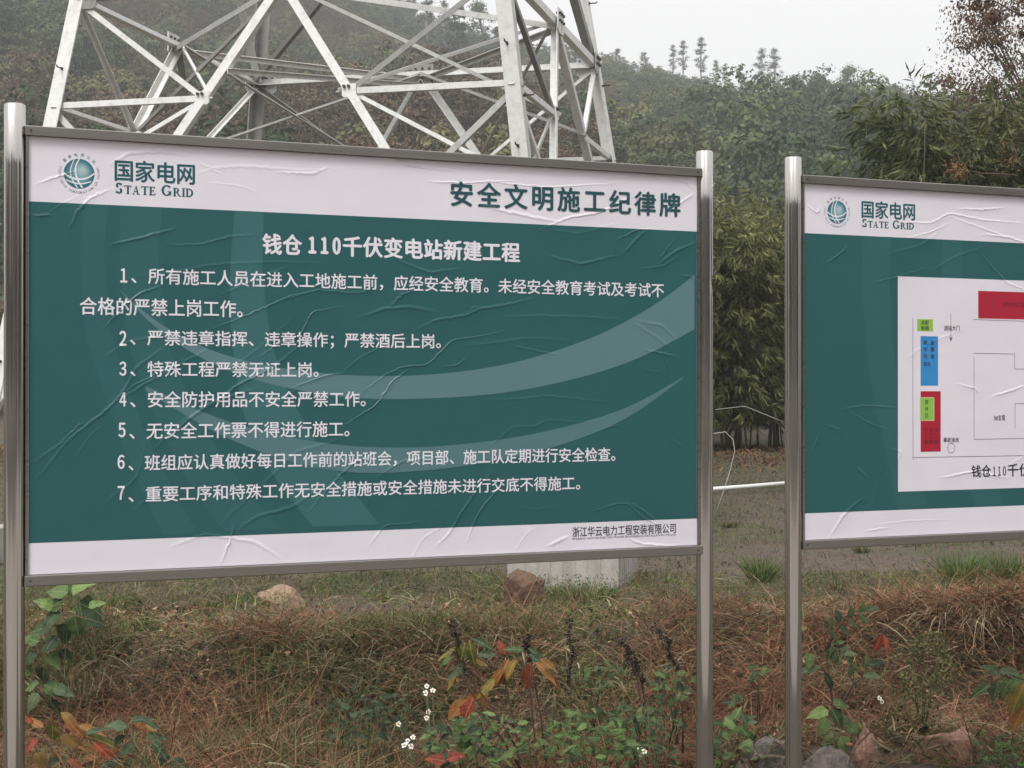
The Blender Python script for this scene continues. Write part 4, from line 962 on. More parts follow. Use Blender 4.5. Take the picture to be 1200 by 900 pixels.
# centre: sumac-like plant with turning leaves
plant('sumac_sapling', 'plant', 'bare-stemmed sapling with drooping green, orange and red leaves', (600, 900, 6.9),
      [[(615, 980), (605, 860), (590, 790), (588, 765)], [(610, 900), (565, 830), (545, 800), (530, 775)], [(632, 980), (628, 880), (620, 800), (615, 765)], [(604, 850), (560, 835), (545, 820)], [(590, 790), (560, 770), (525, 762)]],
      [(536, 758, 28, 215, 'lance', 'leaf_yellow'), (545, 752, 26, 250, 'oval', 'leaf_yellow'), (550, 750, 26, 285, 'oval', 'leaf_yellow'), (553, 748, 26, -20, 'lance', 'leaf_grey'), (530, 770, 20, 200, 'lance', 'leaf_green'),
       (545, 775, 28, 225, 'lance', 'leaf_grey'), (552, 772, 22, -10, 'oval', 'leaf_yellow'), (560, 768, 20, 20, 'oval', 'leaf_grey'), (535, 788, 24, 225, 'lance', 'leaf_yellow'),
       (592, 766, 16, 120, 'ovate', 'leaf_red'), (596, 772, 30, 235, 'lance', 'leaf_orange'), (590, 782, 34, 220, 'lance', 'leaf_orange'), (606, 770, 26, 240, 'lance', 'leaf_yellow'), (580, 795, 28, 215, 'lance', 'leaf_yellow'),
       (614, 762, 22, 170, 'lance', 'leaf_green'), (618, 760, 24, -20, 'lance', 'leaf_green'), (620, 766, 28, -30, 'lance', 'leaf_grey'), (622, 776, 34, 262, 'oval', 'leaf_red'), (628, 776, 32, -40, 'lance', 'leaf_orange'),
       (632, 772, 26, -25, 'lance', 'leaf_orange'), (600, 790, 24, 200, 'lance', 'leaf_orange'), (560, 812, 34, 225, 'lance', 'leaf_orange'), (555, 818, 34, 235, 'oval', 'leaf_red'), (548, 820, 30, 220, 'oval', 'leaf_orange'),
       (570, 805, 30, 250, 'lance', 'leaf_orange'), (640, 790, 24, -50, 'lance', 'leaf_orange')], 'twig', .006)
plant('red_leaf_sprig', 'plant', 'small sprig with crimson leaves at the bottom centre', (520, 900, 6.4), [[(520, 960), (521, 900), (524, 890)]],
      [(522, 892, 22, 160, 'ovate', 'leaf_red'), (524, 890, 20, 20, 'ovate', 'leaf_red'), (518, 899, 18, 200, 'ovate', 'leaf_red')], 'twig')
# withered seed heads
def seed_head(px0, py0, px1, py1, foot, Y, label, thick=.017, long_=.6):
    o0 = at(foot[0], foot[1], Y); o0.z = float(ground_z(o0.x, o0.y)) - .02; root = empty('withered_spike', o0); tag(root, label, 'seed head')
    a = at(px0, py0, Y); b = at(px1, py1, Y); c = at(foot[0], foot[1], Y)
    MB().tube([c - o0, b.lerp(c, .5) - o0 + Vector((.01, 0, 0)), b - o0, a - o0], [.005, .004, .0035, .002], 6).build('stem', MT['twig'], root)
    n = 300; t = rng.random(n); P = np.array(a)[None] + (np.array(b) - np.array(a))[None] * t[:, None]; P = P + rng.normal(0, thick * .5, (n, 3)) * (.35 + 1.3 * noise2(t * 7 + px0, t * 0 + py0))[:, None] + np.stack([.012 * np.sin(t * 9 + px0), t * 0, t * 0], 1)
    D = unit(rng.normal(0, 1, (n, 3))); U = unit(np.cross(D, rng.normal(0, 1, (n, 3))))
    V, F, T = diamonds(P - np.array(o0), D, U, rng.uniform(.006, .02, n), rng.uniform(.005, .012, n), rng.random(n))
    link_mesh('seed_cluster', mesh_np('seed_cluster', V, F, False, T), MT['seed_dark'], root)
seed_head(527, 729, 548, 790, (608, 880), 6.85, 'thickest blackened seed spike leaning left above the sapling', .02)
seed_head(771, 733, 795, 785, (800, 900), 7.0, 'dark withered spike leaning left of the middle post', .018)
seed_head(728, 750, 745, 788, (760, 900), 7.1, 'short shrivelled seed spike between sapling and post', .02)
seed_head(669, 725, 668, 800, (668, 900), 7.3, 'thin upright dead stalk in front of the concrete pad', .009)
seed_head(617, 745, 622, 775, (640, 900), 7.0, 'small dark curled tip in the middle of the red leaves', .012)
seed_head(741, 770, 752, 800, (765, 900), 7.2, 'lowest shrivelled seed spike beside the short one', .016)
# white daisy-like flowers
def daisy_weed(base, heads, label):
    o0 = at(*base); o0.z = float(ground_z(o0.x, o0.y)) - .02; root = empty('flowering_weed', o0); tag(root, label, 'flower')
    for hx, hy in heads:
        Y = base[2] + random.uniform(-.1, .1); h = at(hx, hy, Y)
        MB().tube([Vector((0, 0, 0)), (h - o0).lerp(Vector((0, 0, 0)), .5) + Vector((.02, .02, 0)), h - o0], [.0025, .002, .0015], 5).build('stem', MT['stem_green'], root)
        n_ = Vector((random.uniform(-.6, .6), -.8, random.uniform(.1, .8))).normalized(); s_ = n_.orthogonal().normalized(); u_ = n_.cross(s_)
        m = MB()
        for k in range(5):
            a = 2 * math.pi * k / 5 + random.uniform(-.2, .2); d = s_ * math.cos(a) + u_ * math.sin(a); w = n_.cross(d)
            q = h - o0; L = random.uniform(.011, .016); m.add([q + d * .003, q + d * L * .6 + w * .006 + n_ * .002, q + d * L + n_ * .001, q + d * L * .6 - w * .006 + n_ * .002], [(0, 1, 2, 3)])
        m.build('petals', MT['petal'], root)
        MB().tube([h - o0 - n_ * .002, h - o0 + n_ * .004], .004, 7).build('flower_eye', MT['flower_eye'], root)
    return root, o0
daisy_weed((500, 900, 6.7), [(500, 804), (507, 809), (499, 812)], 'white flowers highest in the dark hollow below the board')
daisy_weed((498, 905, 6.65), [(502, 834), (500, 841), (467, 848)], 'pair of white blooms midway down the left of the green herbs')
daisy_weed((480, 910, 6.55), [(478, 868), (484, 864), (482, 874), (474, 873)], 'densest cluster of white flowers near the bottom centre')
daisy_weed((760, 915, 6.6), [(750, 877), (755, 880), (751, 884)], 'white flower standing alone left of the middle post')
daisy_weed((1035, 915, 6.6), [(1030, 818), (1033, 822)], 'tiny white flower right of the third post')

def herb(cx, cy, rx, ry, Y, n, sz, mats, label, shapes=('ovate', 'oval', 'lance'), stems=7, name='herb', cat='plant'):
    st = []
    for k in range(stems):
        x = cx + rx * random.uniform(-.8, .8); st.append([(cx + random.uniform(-.3, .3) * rx, cy + ry + 50), ((cx + x) / 2, cy + ry * .3), (x, cy - ry * random.uniform(.1, .9))])
    return plant(name, cat, label, (cx, cy + ry, Y), st, spray(cx, cy, rx, ry, int(n * 1.35), (sz[0] * .72, sz[1] * .82), shapes, mats), 'stem_green', .003)
herb(560, 868, 62, 34, 6.55, 105, (9, 19), ['leaf_green', 'leaf_green', 'leaf_light', 'leaf_dark'], 'bushy green herb left of the bottom centre')
herb(690, 872, 62, 38, 6.5, 120, (9, 18), ['leaf_light', 'leaf_green', 'leaf_green'], 'dense light green herb at the bottom centre')
herb(770, 868, 40, 45, 6.75, 60, (9, 16), ['leaf_grey', 'leaf_dark', 'leaf_green'], 'sparse grey-green herb left of the middle post')
herb(435, 850, 55, 42, 6.9, 110, (8, 15), ['leaf_dark'], 'small-leaved dark weed in the shady hollow')
herb(745, 838, 28, 22, 6.95, 36, (8, 15), ['leaf_green', 'leaf_grey'], 'green weed shoot beside the shrivelled spikes')
herb(862, 872, 22, 34, 6.5, 26, (14, 22), ['leaf_green', 'leaf_grey', 'leaf_light'], 'leafy green sprigs growing between the two middle posts', ('ovate',))
herb(862, 822, 11, 5, 6.9, 4, (12, 16), ['leaf_grey'], 'two-leaved seedling between the middle posts', ('ovate',), 1)
herb(888, 785, 9, 10, 7.0, 8, (9, 14), ['leaf_grey', 'leaf_green'], 'little green sprig in the rusty grass between the posts', ('ovate',), 2)
herb(700, 790, 36, 14, 7.4, 22, (8, 14), ['leaf_green', 'leaf_grey'], 'thin green weed under the concrete pad', ('ovate', 'lance'), 4)
herb(790, 800, 22, 22, 6.8, 26, (10, 16), ['leaf_dark', 'leaf_green'], 'green leaves clinging beside the middle post', ('ovate',), 3)
herb(1180, 885, 50, 18, 6.5, 90, (7, 13), ['leaf_light', 'leaf_light', 'leaf_green'], 'bright green ground weed in the lower right corner', ('ovate', 'oval'))
# grey-green bushy mugwort: many small leaves
for cx, cy, rx, ry, n, lab in ((1080, 775, 34, 42, 420, 'grey-green bushy weed with tiny leaves right of the third post'), (1070, 850, 34, 40, 380, 'lower grey-green bushy weed above the reddish rock')):
    o0 = at(cx, cy + ry, 6.9); o0.z = float(ground_z(o0.x, o0.y)); root = empty('mugwort', o0); tag(root, lab, 'plant'); Y = 6.9
    m = MB()
    for k in range(9):
        t = at(cx + random.uniform(-.8, .8) * rx, cy - ry * random.uniform(.0, .9), Y + random.uniform(-.12, .12)); m.tube([Vector((0, 0, 0)), (t - o0) * .5 + Vector((0, 0, .03)), t - o0], [.003, .002, .001], 5)
    m.build('stem', MT['stem_green'], root); nn = n * 5
    a = rng.uniform(0, 2 * np.pi, nn); r = np.sqrt(rng.random(nn)); c0 = np.array(at(cx, cy, Y)) - np.array(o0); s = Y / FPX
    P = c0[None] + np.stack([r * np.cos(a) * rx * s, rng.normal(0, .08, nn), r * np.sin(a) * ry * s], 1)
    q = fbm(P[:, 0] * 16 + 5, P[:, 2] * 16 + P[:, 1] * 9, 2); k = q > .44; P = P[k]; nn = len(P)
    D = unit(rng.normal(0, 1, (nn, 3)) + np.array([0, -.3, .4])); U = unit(np.cross(D, rng.normal(0, 1, (nn, 3))))
    V, F, T = diamonds(P, D, U, rng.uniform(.012, .030, nn), rng.uniform(.005, .011, nn), rng.random(nn))
    link_mesh('foliage', mesh_np('foliage', V, F, False, T), MT['grass'], root)
# right: stem with pinnate leaves
def pinnate(x0, y0, x1, y1, n, L, mats, dY=0.0, droop=8):
    out = []; a = math.degrees(math.atan2(-(y1 - y0), x1 - x0))
    for k in range(n):
        t = (k + .6) / n; x = x0 + (x1 - x0) * t; y = y0 + (y1 - y0) * t + droop * 4 * t * (t - 1) * -.0
        for s in (1, -1): out.append((x, y, L * (1 - .35 * abs(t - .45)), a + s * 58 - (10 if s < 0 else 0), 'oval', random.choice(mats), dY))
    out.append((x1, y1, L, a, 'oval', random.choice(mats), dY)); return out
LG = ['leaf_green', 'leaf_dark', 'leaf_grey']
plant('pinnate_sapling', 'plant', 'young sapling with feathered green leaves right of the third post', (980, 870, 6.7),
      [[(980, 960), (979, 850), (972, 800), (966, 745), (958, 728)], [(968, 760), (990, 722), (1008, 720)], [(972, 795), (955, 770)], [(978, 840), (1000, 800), (1020, 790)]],
      pinnate(964, 742, 1012, 716, 4, 17, LG) + pinnate(970, 752, 990, 768, 3, 17, LG) + pinnate(985, 800, 1020, 780, 2, 18, ['leaf_dark', 'leaf_grey']) +
      [(946, 736, 24, 170, 'lance', 'leaf_yellow'), (942, 726, 22, 100, 'lance', 'leaf_yellow'), (960, 782, 22, 190, 'oval', 'leaf_grey'), (965, 790, 20, -50, 'oval', 'leaf_dark'), (1012, 792, 18, 10, 'oval', 'leaf_grey'),
       (950, 765, 18, 250, 'ovate', 'leaf_green'), (1033, 742, 24, 250, 'lance', 'leaf_red'), (1036, 745, 18, 285, 'lance', 'leaf_red')], 'twig', .006)
plant('broadleaf_seedling', 'plant', 'fresh green broad-leaved seedling at the foot of the feathered sapling', (978, 890, 6.5), [[(985, 960), (980, 880), (972, 828)], [(982, 900), (1000, 850)]],
      [(970, 832, 24, 190, 'ovate', 'leaf_light'), (974, 830, 24, -60, 'ovate', 'leaf_green'), (976, 826, 22, 10, 'ovate', 'leaf_green'), (968, 840, 22, 240, 'ovate', 'leaf_green'), (985, 842, 24, -30, 'ovate', 'leaf_grey'),
       (980, 858, 24, 205, 'ovate', 'leaf_green'), (984, 862, 26, -70, 'ovate', 'leaf_light'), (990, 850, 22, -10, 'ovate', 'leaf_green'), (1005, 846, 20, -50, 'lance', 'leaf_yellow'), (1015, 868, 26, -20, 'ovate', 'leaf_grey'), (975, 878, 20, 200, 'ovate', 'leaf_green')], 'stem_green')
plant('overhanging_branch', 'branch', 'arching twig with large oval green and orange leaves at the right edge', (1215, 900, 6.2), [[(1225, 960), (1222, 850), (1212, 800), (1180, 790), (1150, 808)]],
      [(1205, 792, 28, 200, 'oval', 'leaf_green'), (1195, 790, 26, 165, 'oval', 'leaf_grey'), (1185, 795, 26, 235, 'oval', 'leaf_green'), (1170, 797, 24, 250, 'oval', 'leaf_grey'), (1160, 802, 24, 205, 'oval', 'leaf_green'), (1172, 790, 22, 150, 'oval', 'leaf_grey'),
       (1200, 800, 40, 245, 'oval', 'leaf_yellow'), (1206, 815, 42, 250, 'oval', 'leaf_orange'), (1212, 790, 30, 260, 'oval', 'leaf_green'), (1194, 806, 24, 270, 'oval', 'leaf_green')], 'twig', .006)
plant('fallen_stick', 'stick', 'short broken pale stick poking out of the dead grass at the right', (1112, 762, 8.2), [[(1105, 764), (1122, 757, -.05)], [(1050, 788, -.4), (1066, 779, -.45)]], [], 'twig_pale', .008)

# tufts: tall grass clumps
def tuft(px, py, Y, r, h, n, mat, label, w=(.004, .008), low=.85, droop=.28):
    p = at(px, py, Y); z = float(ground_z(p.x, p.y)); a = rng.uniform(0, 2 * np.pi, n); rr = r * .35 * np.sqrt(rng.random(n))
    B = np.stack([rr * np.cos(a), rr * np.sin(a), np.zeros(n)], 1); el = rng.uniform(low, 1.5, n); b = a + rng.normal(0, .5, n)
    D = np.stack([np.cos(b) * np.cos(el), np.sin(b) * np.cos(el), np.sin(el)], 1)
    V, F, T = ribbons(B, D, rng.uniform(.5, 1.0, n) * h, rng.uniform(*w, n), droop, 4, rng.random(n))
    o = link_mesh('grass_clump', mesh_np('grass_clump', V, F, False, T), mat); o.location = (p.x, p.y, z); tag(o, label, 'grass clump')
tuft(891, 683, 12.2, .25, .36, 260, MT['grass_bright'], 'upright green grass clump between the two middle posts', (.005, .010))
tuft(1131, 686, 12.0, .4, .42, 380, MT['grass_bright'], 'wide green grass clump under the site plan board', (.005, .010))
tuft(1180, 684, 12.4, .3, .36, 200, MT['grass_bright'], 'smaller green grass clump near the right edge', (.005, .010))
tuft(682, 698, 11.0, .3, .26, 160, MT['straw_tan'], 'tall dry grass tuft against the concrete pad', (.003, .006))
tuft(700, 698, 11.1, .35, .22, 240, MT['grass_bright'], 'green grass tuft along the concrete pad', (.004, .007))
tuft(513, 738, 9.9, .25, .16, 420, MT['grass_bright'], 'bright green low clump left of the boulder', (.006, .012))
tuft(735, 735, 10.0, .25, .16, 360, MT['grass_bright'], 'bright green low clump below the concrete pad', (.006, .012))
tuft(448, 700, 11.2, .15, .10, 120, MT['grass'], 'little grass knot on the bare soil', (.006, .012))
tuft(150, 745, 9.6, .5, .18, 420, MT['grass_bright'], 'bright green clump right of the broad-leaved weed', (.006, .012))
tuft(800, 715, 10.3, .45, .3, 300, MT['straw_tan'], 'pale dry grass tuft left of the middle post', (.003, .006))
tuft(95, 820, 8.2, .5, .30, 420, MT['straw_tan'], 'brownish grass tuft behind the left weeds', (.004, .007))
tuft(385, 860, 7.2, .6, .34, 420, MT['grass'], 'long mixed grass tuft at the lower left centre', (.004, .008))
tuft(290, 880, 6.9, .7, .32, 520, MT['grass'], 'arching grass tuft between dark weed and hollow', (.004, .008))
tuft(660, 850, 7.3, .7, .34, 420, MT['grass'], 'long green grass behind the central herbs', (.004, .008))
tuft(1150, 760, 8.9, 1.2, .36, 900, MT['straw_tan'], 'heap of bleached drooping straw at the right', (.003, .006), .05, .7)
tuft(1060, 730, 9.3, 1.0, .28, 600, MT['straw_tan'], 'bleached straw heap beneath the site plan board', (.003, .006), .05, .7)
for k, (px, py, Y) in enumerate(((240, 705, 10.8), (590, 705, 10.9), (380, 735, 9.9), (980, 690, 11.6), (1010, 640, 14.5), (855, 610, 16.5), (560, 742, 9.7), (440, 765, 9.2))):
    tuft(px, py, Y, .2, .12, 140, MT['grass'], ['low grass tuft beside the flat tan rock', 'low grass tuft left of the boulder', 'low grass tuft in the left centre of the clearing', 'low grass tuft right of the third post',
         'low grass tuft far behind the third post', 'low grass tuft in front of the white pipe', 'low grass tuft above the sapling', 'low grass tuft above the shady hollow'][k], (.005, .010))

# white pipe on the ground and thin pale wires between the posts
p0 = at(790, 576.5, 19.5); p1 = at(965, 562.5, 20.3)
tag(MB().tube([p0, p0.lerp(p1, .5) + Vector((0, 0, -.004)), p1], .027, 10).build('plastic_pipe', MT['pipe_white']), 'white plastic pipe lying across the grass between the posts', 'pipe')
tag(MB().tube([at(836, 508, 14), at(850, 506, 14), at(859, 515, 14), at(861, 528, 14), at(856, 550, 14), at(848, 575, 14), at(838, 602, 14)], .0028, 6).build('looped_wire', MT['cable']), 'thin pale wire bending down beside the middle post', 'wire')
tag(MB().tube([at(838, 480, 20), at(873, 476, 20), at(900, 487, 20), at(925, 497, 20)], .0032, 6).build('sagging_wire', MT['cable']), 'thin pale line crossing in front of the bamboo stems', 'wire')

# ------------------------------------------------------------------ bamboo
def bamboo(px, Y, topz, halfw, nculm, nspray, leafL, mat, label, seed, base_lo=.9):
    rg = np.random.default_rng(seed); X = (px - 600) / FPX * Y; gz = float(ground_z(X, Y)); root = empty('bamboo_clump', (X, Y, gz)); tag(root, label, 'bamboo')
    H = topz - gz; tips = []
    for k in range(nculm):
        a = rg.uniform(0, 2 * math.pi); b = halfw * .45 * math.sqrt(rg.random()); x0, y0 = b * math.cos(a), b * math.sin(a) * .6
        h = H * rg.uniform(.6, 1.0); lean = halfw * rg.uniform(.2, 1.0); x1, y1 = x0 + lean * math.cos(a), y0 + lean * math.sin(a) * .7
        pts = []
        for t in np.linspace(0, 1, 9): pts.append(Vector((x0 + (x1 - x0) * t ** 2 + .05 * math.sin(t * 9 + k), y0 + (y1 - y0) * t ** 2, h * (t - .12 * t ** 4))))
        MB().tube(pts, list(np.linspace(rg.uniform(.012, .026), .005, 9)), 6).build('culm', MT['culm'], root); tips.append(np.array([p[:] for p in pts]))
    # sprays: bunches of hanging leaves along side twigs
    P = []; D = []
    for _ in range(nspray):
        c = tips[rg.integers(len(tips))]; t = (base_lo * .1) + (1 - base_lo * .1) * rg.random() ** .75; i = t * (len(c) - 1); j = min(int(i), len(c) - 2); q = c[j] + (c[j + 1] - c[j]) * (i - j)
        out = unit(np.array([rg.normal(), rg.normal(), rg.uniform(-.2, .5)])); q = q + out * rg.uniform(.05, .85) * halfw * .6
        if q[2] < .5 * base_lo: continue
        n = rg.integers(6, 11); dd = unit(out * .6 + np.array([0, 0, -.5])[None])[0] if False else unit(out + np.array([0, 0, -.45]))
        for s in range(n):
            P.append(q + dd * rg.uniform(0, .18) + rg.normal(0, .02, 3)); D.append(unit(dd * .9 + rg.normal(0, .42, 3) + np.array([0, 0, -.25])))
    P = np.array(P); D = np.array(D); U = unit(np.cross(D, rg.normal(0, 1, (len(P), 3)) + np.array([0, 0, .6]))); n = len(P)
    tint = np.clip(.55 * rg.random(n) + .45 * fbm(P[:, 0] * 2.2 + 9, P[:, 2] * 2.2, 3) + .28 * (P[:, 2] / H) * (rg.random(n) > .5) - .08, 0, 1)
    V, F, T = diamonds(P, D, U, rg.uniform(.6, 1.15, n) * leafL, rg.uniform(.12, .19, n) * leafL, tint, .2)
    o = link_mesh('foliage', mesh_np('foliage', V, F, False, T), mat, root); return root
bamboo(868, 25.5, 5.6, 1.5, 20, 5600, .21, MT['bamboo_leaf'], 'yellow-green bamboo clump seen between the two middle posts', 1)
bamboo(935, 26.5, 5.2, 1.4, 14, 2600, .22, MT['bamboo_leaf'], 'bamboo clump behind the third post, mostly behind the site plan', 2)
bamboo(790, 27.5, 5.0, 1.3, 14, 1800, .25, MT['bamboo_leaf'], 'bamboo clump hidden behind the right end of the rules board', 3)
bamboo(1158, 19.5, 6.0, 1.2, 22, 4600, .20, MT['bamboo_dark'], 'dark green bamboo rising above the site plan board', 4, .5)
bamboo(1232, 20.5, 6.3, 1.3, 20, 4000, .20, MT['bamboo_dark'], 'dark green bamboo at the right edge above the site plan board', 5, .5)
bamboo(1098, 18.5, 5.75, .45, 6, 900, .20, MT['bamboo_dark'], 'thin bamboo shoots reaching left above the site plan board', 6, .5)

# ------------------------------------------------------------------ trees
def crown_mesh(name, seed, H, kind, n, leaf, tk=1.0):
    rg = np.random.default_rng(seed); P = []; NNs = []
    clumps = []
    if kind == 'round':
        for _ in range(46):
            d = unit(rg.normal(0, 1, 3)); r = rg.uniform(.35, 1) ** .5; clumps.append((np.array([d[0] * r * H * .38, d[1] * r * H * .38, H * .52 + d[2] * r * H * .42]), H * rg.uniform(.06, .15)))
    elif kind == 'pine':
        for _ in range(60):
            t = rg.random(); r = H * .26 * (1 - t) ** .8 + .1; a = rg.uniform(0, 2 * math.pi); clumps.append((np.array([r * math.cos(a) * rg.uniform(.3, 1), r * math.sin(a) * rg.uniform(.3, 1), H * (.18 + .8 * t)]), H * rg.uniform(.035, .08)))
    elif kind == 'tall':      # thin eucalyptus: loose clumps up a bare stem
        for _ in range(44):
            t = rg.random(); r = H * .12 * math.sin(math.pi * (t * .8 + .15)); a = rg.uniform(0, 2 * math.pi); clumps.append((np.array([r * math.cos(a) * rg.uniform(.2, 1), r * math.sin(a) * rg.uniform(.2, 1), H * (.36 + .62 * t)]), H * rg.uniform(.02, .045)))
    elif kind == 'ragged':
        lean = rg.uniform(-.12, .12)
        for _ in range(60):
            t = rg.uniform(.12, 1) ; r = H * .27 * (1.05 - abs(t - .5) * 1.5) * rg.uniform(.1, 1.0); a = rg.uniform(0, 2 * math.pi); clumps.append((np.array([r * math.cos(a) + lean * H * t, r * math.sin(a), H * t]), H * rg.uniform(.03, .075)))
    elif kind == 'wispy':
        for _ in range(70):
            d = unit(rg.normal(0, 1, 3)); r = rg.uniform(.2, 1); clumps.append((np.array([d[0] * r * H * .30, d[1] * r * H * .30, H * .60 + d[2] * r * H * .38]), H * rg.uniform(.02, .07)))
    per = n // len(clumps); tint = []
    for c, r in clumps:
        u_ = unit(rg.normal(0, 1, (per, 3))); u_[:, 2] = np.where(u_[:, 2] < -.2, -u_[:, 2] * .7, u_[:, 2]); q = u_ * r * (rg.uniform(.55, 1.12, (per, 1)) if kind in ('round', 'pine') else rg.uniform(.1, 2.0, (per, 1))); q[:, 2] *= .75; P.append(c[None] + q); NNs.append(unit(u_ + rg.normal(0, .28, (per, 3)) + np.array([0, 0, .15]))); tint += list(np.clip(rg.uniform(.05, .95) + rg.normal(0, .12, per), 0, 1))
    P = np.concatenate(P); NN = np.concatenate(NNs); m = len(P); D = unit(np.cross(NN, rg.normal(0, 1, (m, 3)))); U = unit(np.cross(D, NN + rg.normal(0, .35, (m, 3)))) * -1
    V, F, T = diamonds(P, D, U, rg.uniform(.6, 1.3, m) * leaf, rg.uniform(.4, .8, m) * leaf, np.array(tint)[:m]); me = mesh_np(name, V, F, False, T)
    tr = MB(); top = H * (.9 if kind in ('pine', 'tall') else .6)
    tr.tube([(0, 0, -.6), (H * .01, 0, top * .4), (-H * .01, H * .01, top)], [H * .018 * tk, H * .013 * tk, H * .004 * tk], 7)
    for c, r in clumps[::3]:
        s = Vector((0, 0, c[2] - H * .16)) if kind != 'pine' else Vector((0, 0, c[2])); s.z = min(max(s.z, H * .2), top); tr.tube([s, s.lerp(Vector(c), .5) + Vector((0, 0, H * .01)), Vector(c)], [H * .006 * tk, H * .004 * tk, H * .002 * tk], 5)
    return me, tr.mesh('trunk')
SPEC = {}
for nm, seed, H, kind, n, leaf, mt in (('green', 1, 7, 'round', 2600, .30, 'crown_green'), ('green_b', 2, 6, 'round', 2600, .30, 'crown_green'), ('olive', 3, 6, 'round', 2600, .28, 'crown_olive'),
        ('olive_b', 8, 5, 'round', 2400, .26, 'crown_olive'), ('brown', 4, 6.5, 'wispy', 2800, .2, 'crown_brown'), ('pine', 5, 9, 'pine', 3400, .26, 'crown_pine'), ('tall', 6, 12, 'tall', 2600, .22, 'crown_pine'), ('red', 7, 6, 'round', 2200, .26, 'crown_red'), ('loose', 12, 8, 'ragged', 3600, .22, 'crown_green'), ('loose_b', 13, 7, 'ragged', 3200, .22, 'crown_olive')):
    cm, tm = crown_mesh('crown', seed, H, kind, n, leaf); cm.materials.append(MT[mt]); tm.materials.append(MT['bark_pale' if nm == 'tall' else 'bark']); SPEC[nm] = (cm, tm, H)
def tree(name, spec, loc, sc, rz, label, cat='tree', group=None):
    root = empty(name, loc, rz); root.scale = (sc, sc, sc); tag(root, label, cat, group)
    link_mesh('trunk', SPEC[spec][1], None, root); cr = link_mesh('crown', SPEC[spec][0], None, root); return root, cr
def hill_at(px, Y): X = (px - 600) / FPX * Y; return (X, Y, float(hill_z(X, Y)) - .3)
def top_scale(px, pytop, Y, spec):      # size a tree so that its top reaches the given row
    X, _, z = hill_at(px, Y); ztop = EYE + (456 - pytop) / FPX * Y; return max((ztop - z) / SPEC[spec][2], .3)
SKY = [('eucalyptus_tree', 'tall', 789, 52, 283, 'slim pale tree at the left of the ridge group above the hill'), ('eucalyptus_tree', 'tall', 801, 47, 284, 'second slim tree of the left ridge pair'),
 ('eucalyptus_tree', 'tall', 822, 43, 282, 'tallest slim tree on the ridge above the middle post'), ('eucalyptus_tree', 'tall', 839, 70, 286, 'short slim tree right of the tallest ridge tree'), ('eucalyptus_tree', 'tall', 850, 74, 284, 'small slim tree standing lower on the ridge'),
 ('eucalyptus_tree', 'tall', 893, 56, 283, 'left tree of the close slim pair on the ridge'), ('eucalyptus_tree', 'tall', 908, 56, 285, 'right tree of the close slim pair on the ridge'),
 ('ridge_tree', 'loose', 963, 88, 255, 'dark round tree left of the broad dark ridge tree'), ('ridge_tree', 'loose', 990, 80, 250, 'broad dark tree on the ridge above the site plan board'), ('ridge_tree', 'loose_b', 934, 102, 262, 'low dark tree on the ridge right of the slim pair'),
 ('pine_tree', 'pine', 537, 4, 215, 'dark conical pine beside the front tower leg'), ('ridge_tree', 'loose', 565, 4, 232, 'round-topped tree on the skyline left of the thick tower leg'), ('pine_tree', 'pine', 583, 30, 240, 'small pine just left of the thick tower leg'),
 ('eucalyptus_tree', 'tall', 500, -10, 225, 'slim tree against the sky left of the dark pine'), ('eucalyptus_tree', 'tall', 520, 0, 235, 'slim tree touching the dark pine on the skyline'), ('ridge_tree', 'loose_b', 660, 34, 265, 'pale tree on the skyline inside the tower frame'),
 ('ridge_tree', 'loose', 722, 58, 268, 'low round tree on the ridge just right of the tower'), ('ridge_tree', 'loose_b', 757, 62, 270, 'small tree on the ridge between tower and slim trees'),
 ('russet_tree', 'red', 782, 172, 150, 'red-brown tree on the slope left of the middle post'), ('russet_tree', 'red', 560, 152, 130, 'rust-coloured tree low behind the tower leg'), ('russet_tree', 'brown', 925, 130, 225, 'brownish tree on the slope above the third post'),
 ('russet_tree', 'brown', 45, 40, 150, 'brown thin-leaved tree on the slope at the upper left'), ('russet_tree', 'brown', 350, 20, 170, 'brown thin-leaved tree on the slope behind the tower centre'),
 ('ridge_tree', 'loose', 690, 66, 262, 'dense low tree on the ridge just left of the tower edge'), ('ridge_tree', 'loose_b', 875, 88, 262, 'dense low tree on the ridge below the slim pair'),
 ('ridge_tree', 'loose_b', 615, 50, 250, 'olive tree behind the thick tower leg'), ('ridge_tree', 'loose', 1020, 112, 262, 'small olive tree at the right end of the near ridge')]
SKY.append(('hill_tree', 'green', 300, 120, 160, 'dense green tree on the slope behind the rear tower leg')); SKY.append(('hill_tree', 'green_b', 870, 170, 180, 'green tree on the slope above the bamboo gap')); SKY.append(('hill_tree', 'olive', 120, 90, 150, 'olive tree on the slope inside the left tower face')); SKY.append(('hill_tree', 'olive_b', 1010, 180, 190, 'olive tree on the slope above the site plan board'))
SRC = {}; grp = {'eucalyptus_tree': 'slim trees along the ridge', 'ridge_tree': 'leafy trees along the ridge', 'pine_tree': 'pines on the skyline', 'russet_tree': 'russet trees on the slope', 'hill_tree': 'single green trees on the slope'}
for nm, sp, px, top, Y, lab in SKY:
    s = top_scale(px, top, Y, sp)
    if nm in ('russet_tree', 'hill_tree'): s = min(s, 1.4)
    r_, c_ = tree(nm, sp, hill_at(px, Y), s, random.uniform(0, 6.28), lab, 'tree', grp[nm]); SRC.setdefault(sp, c_)
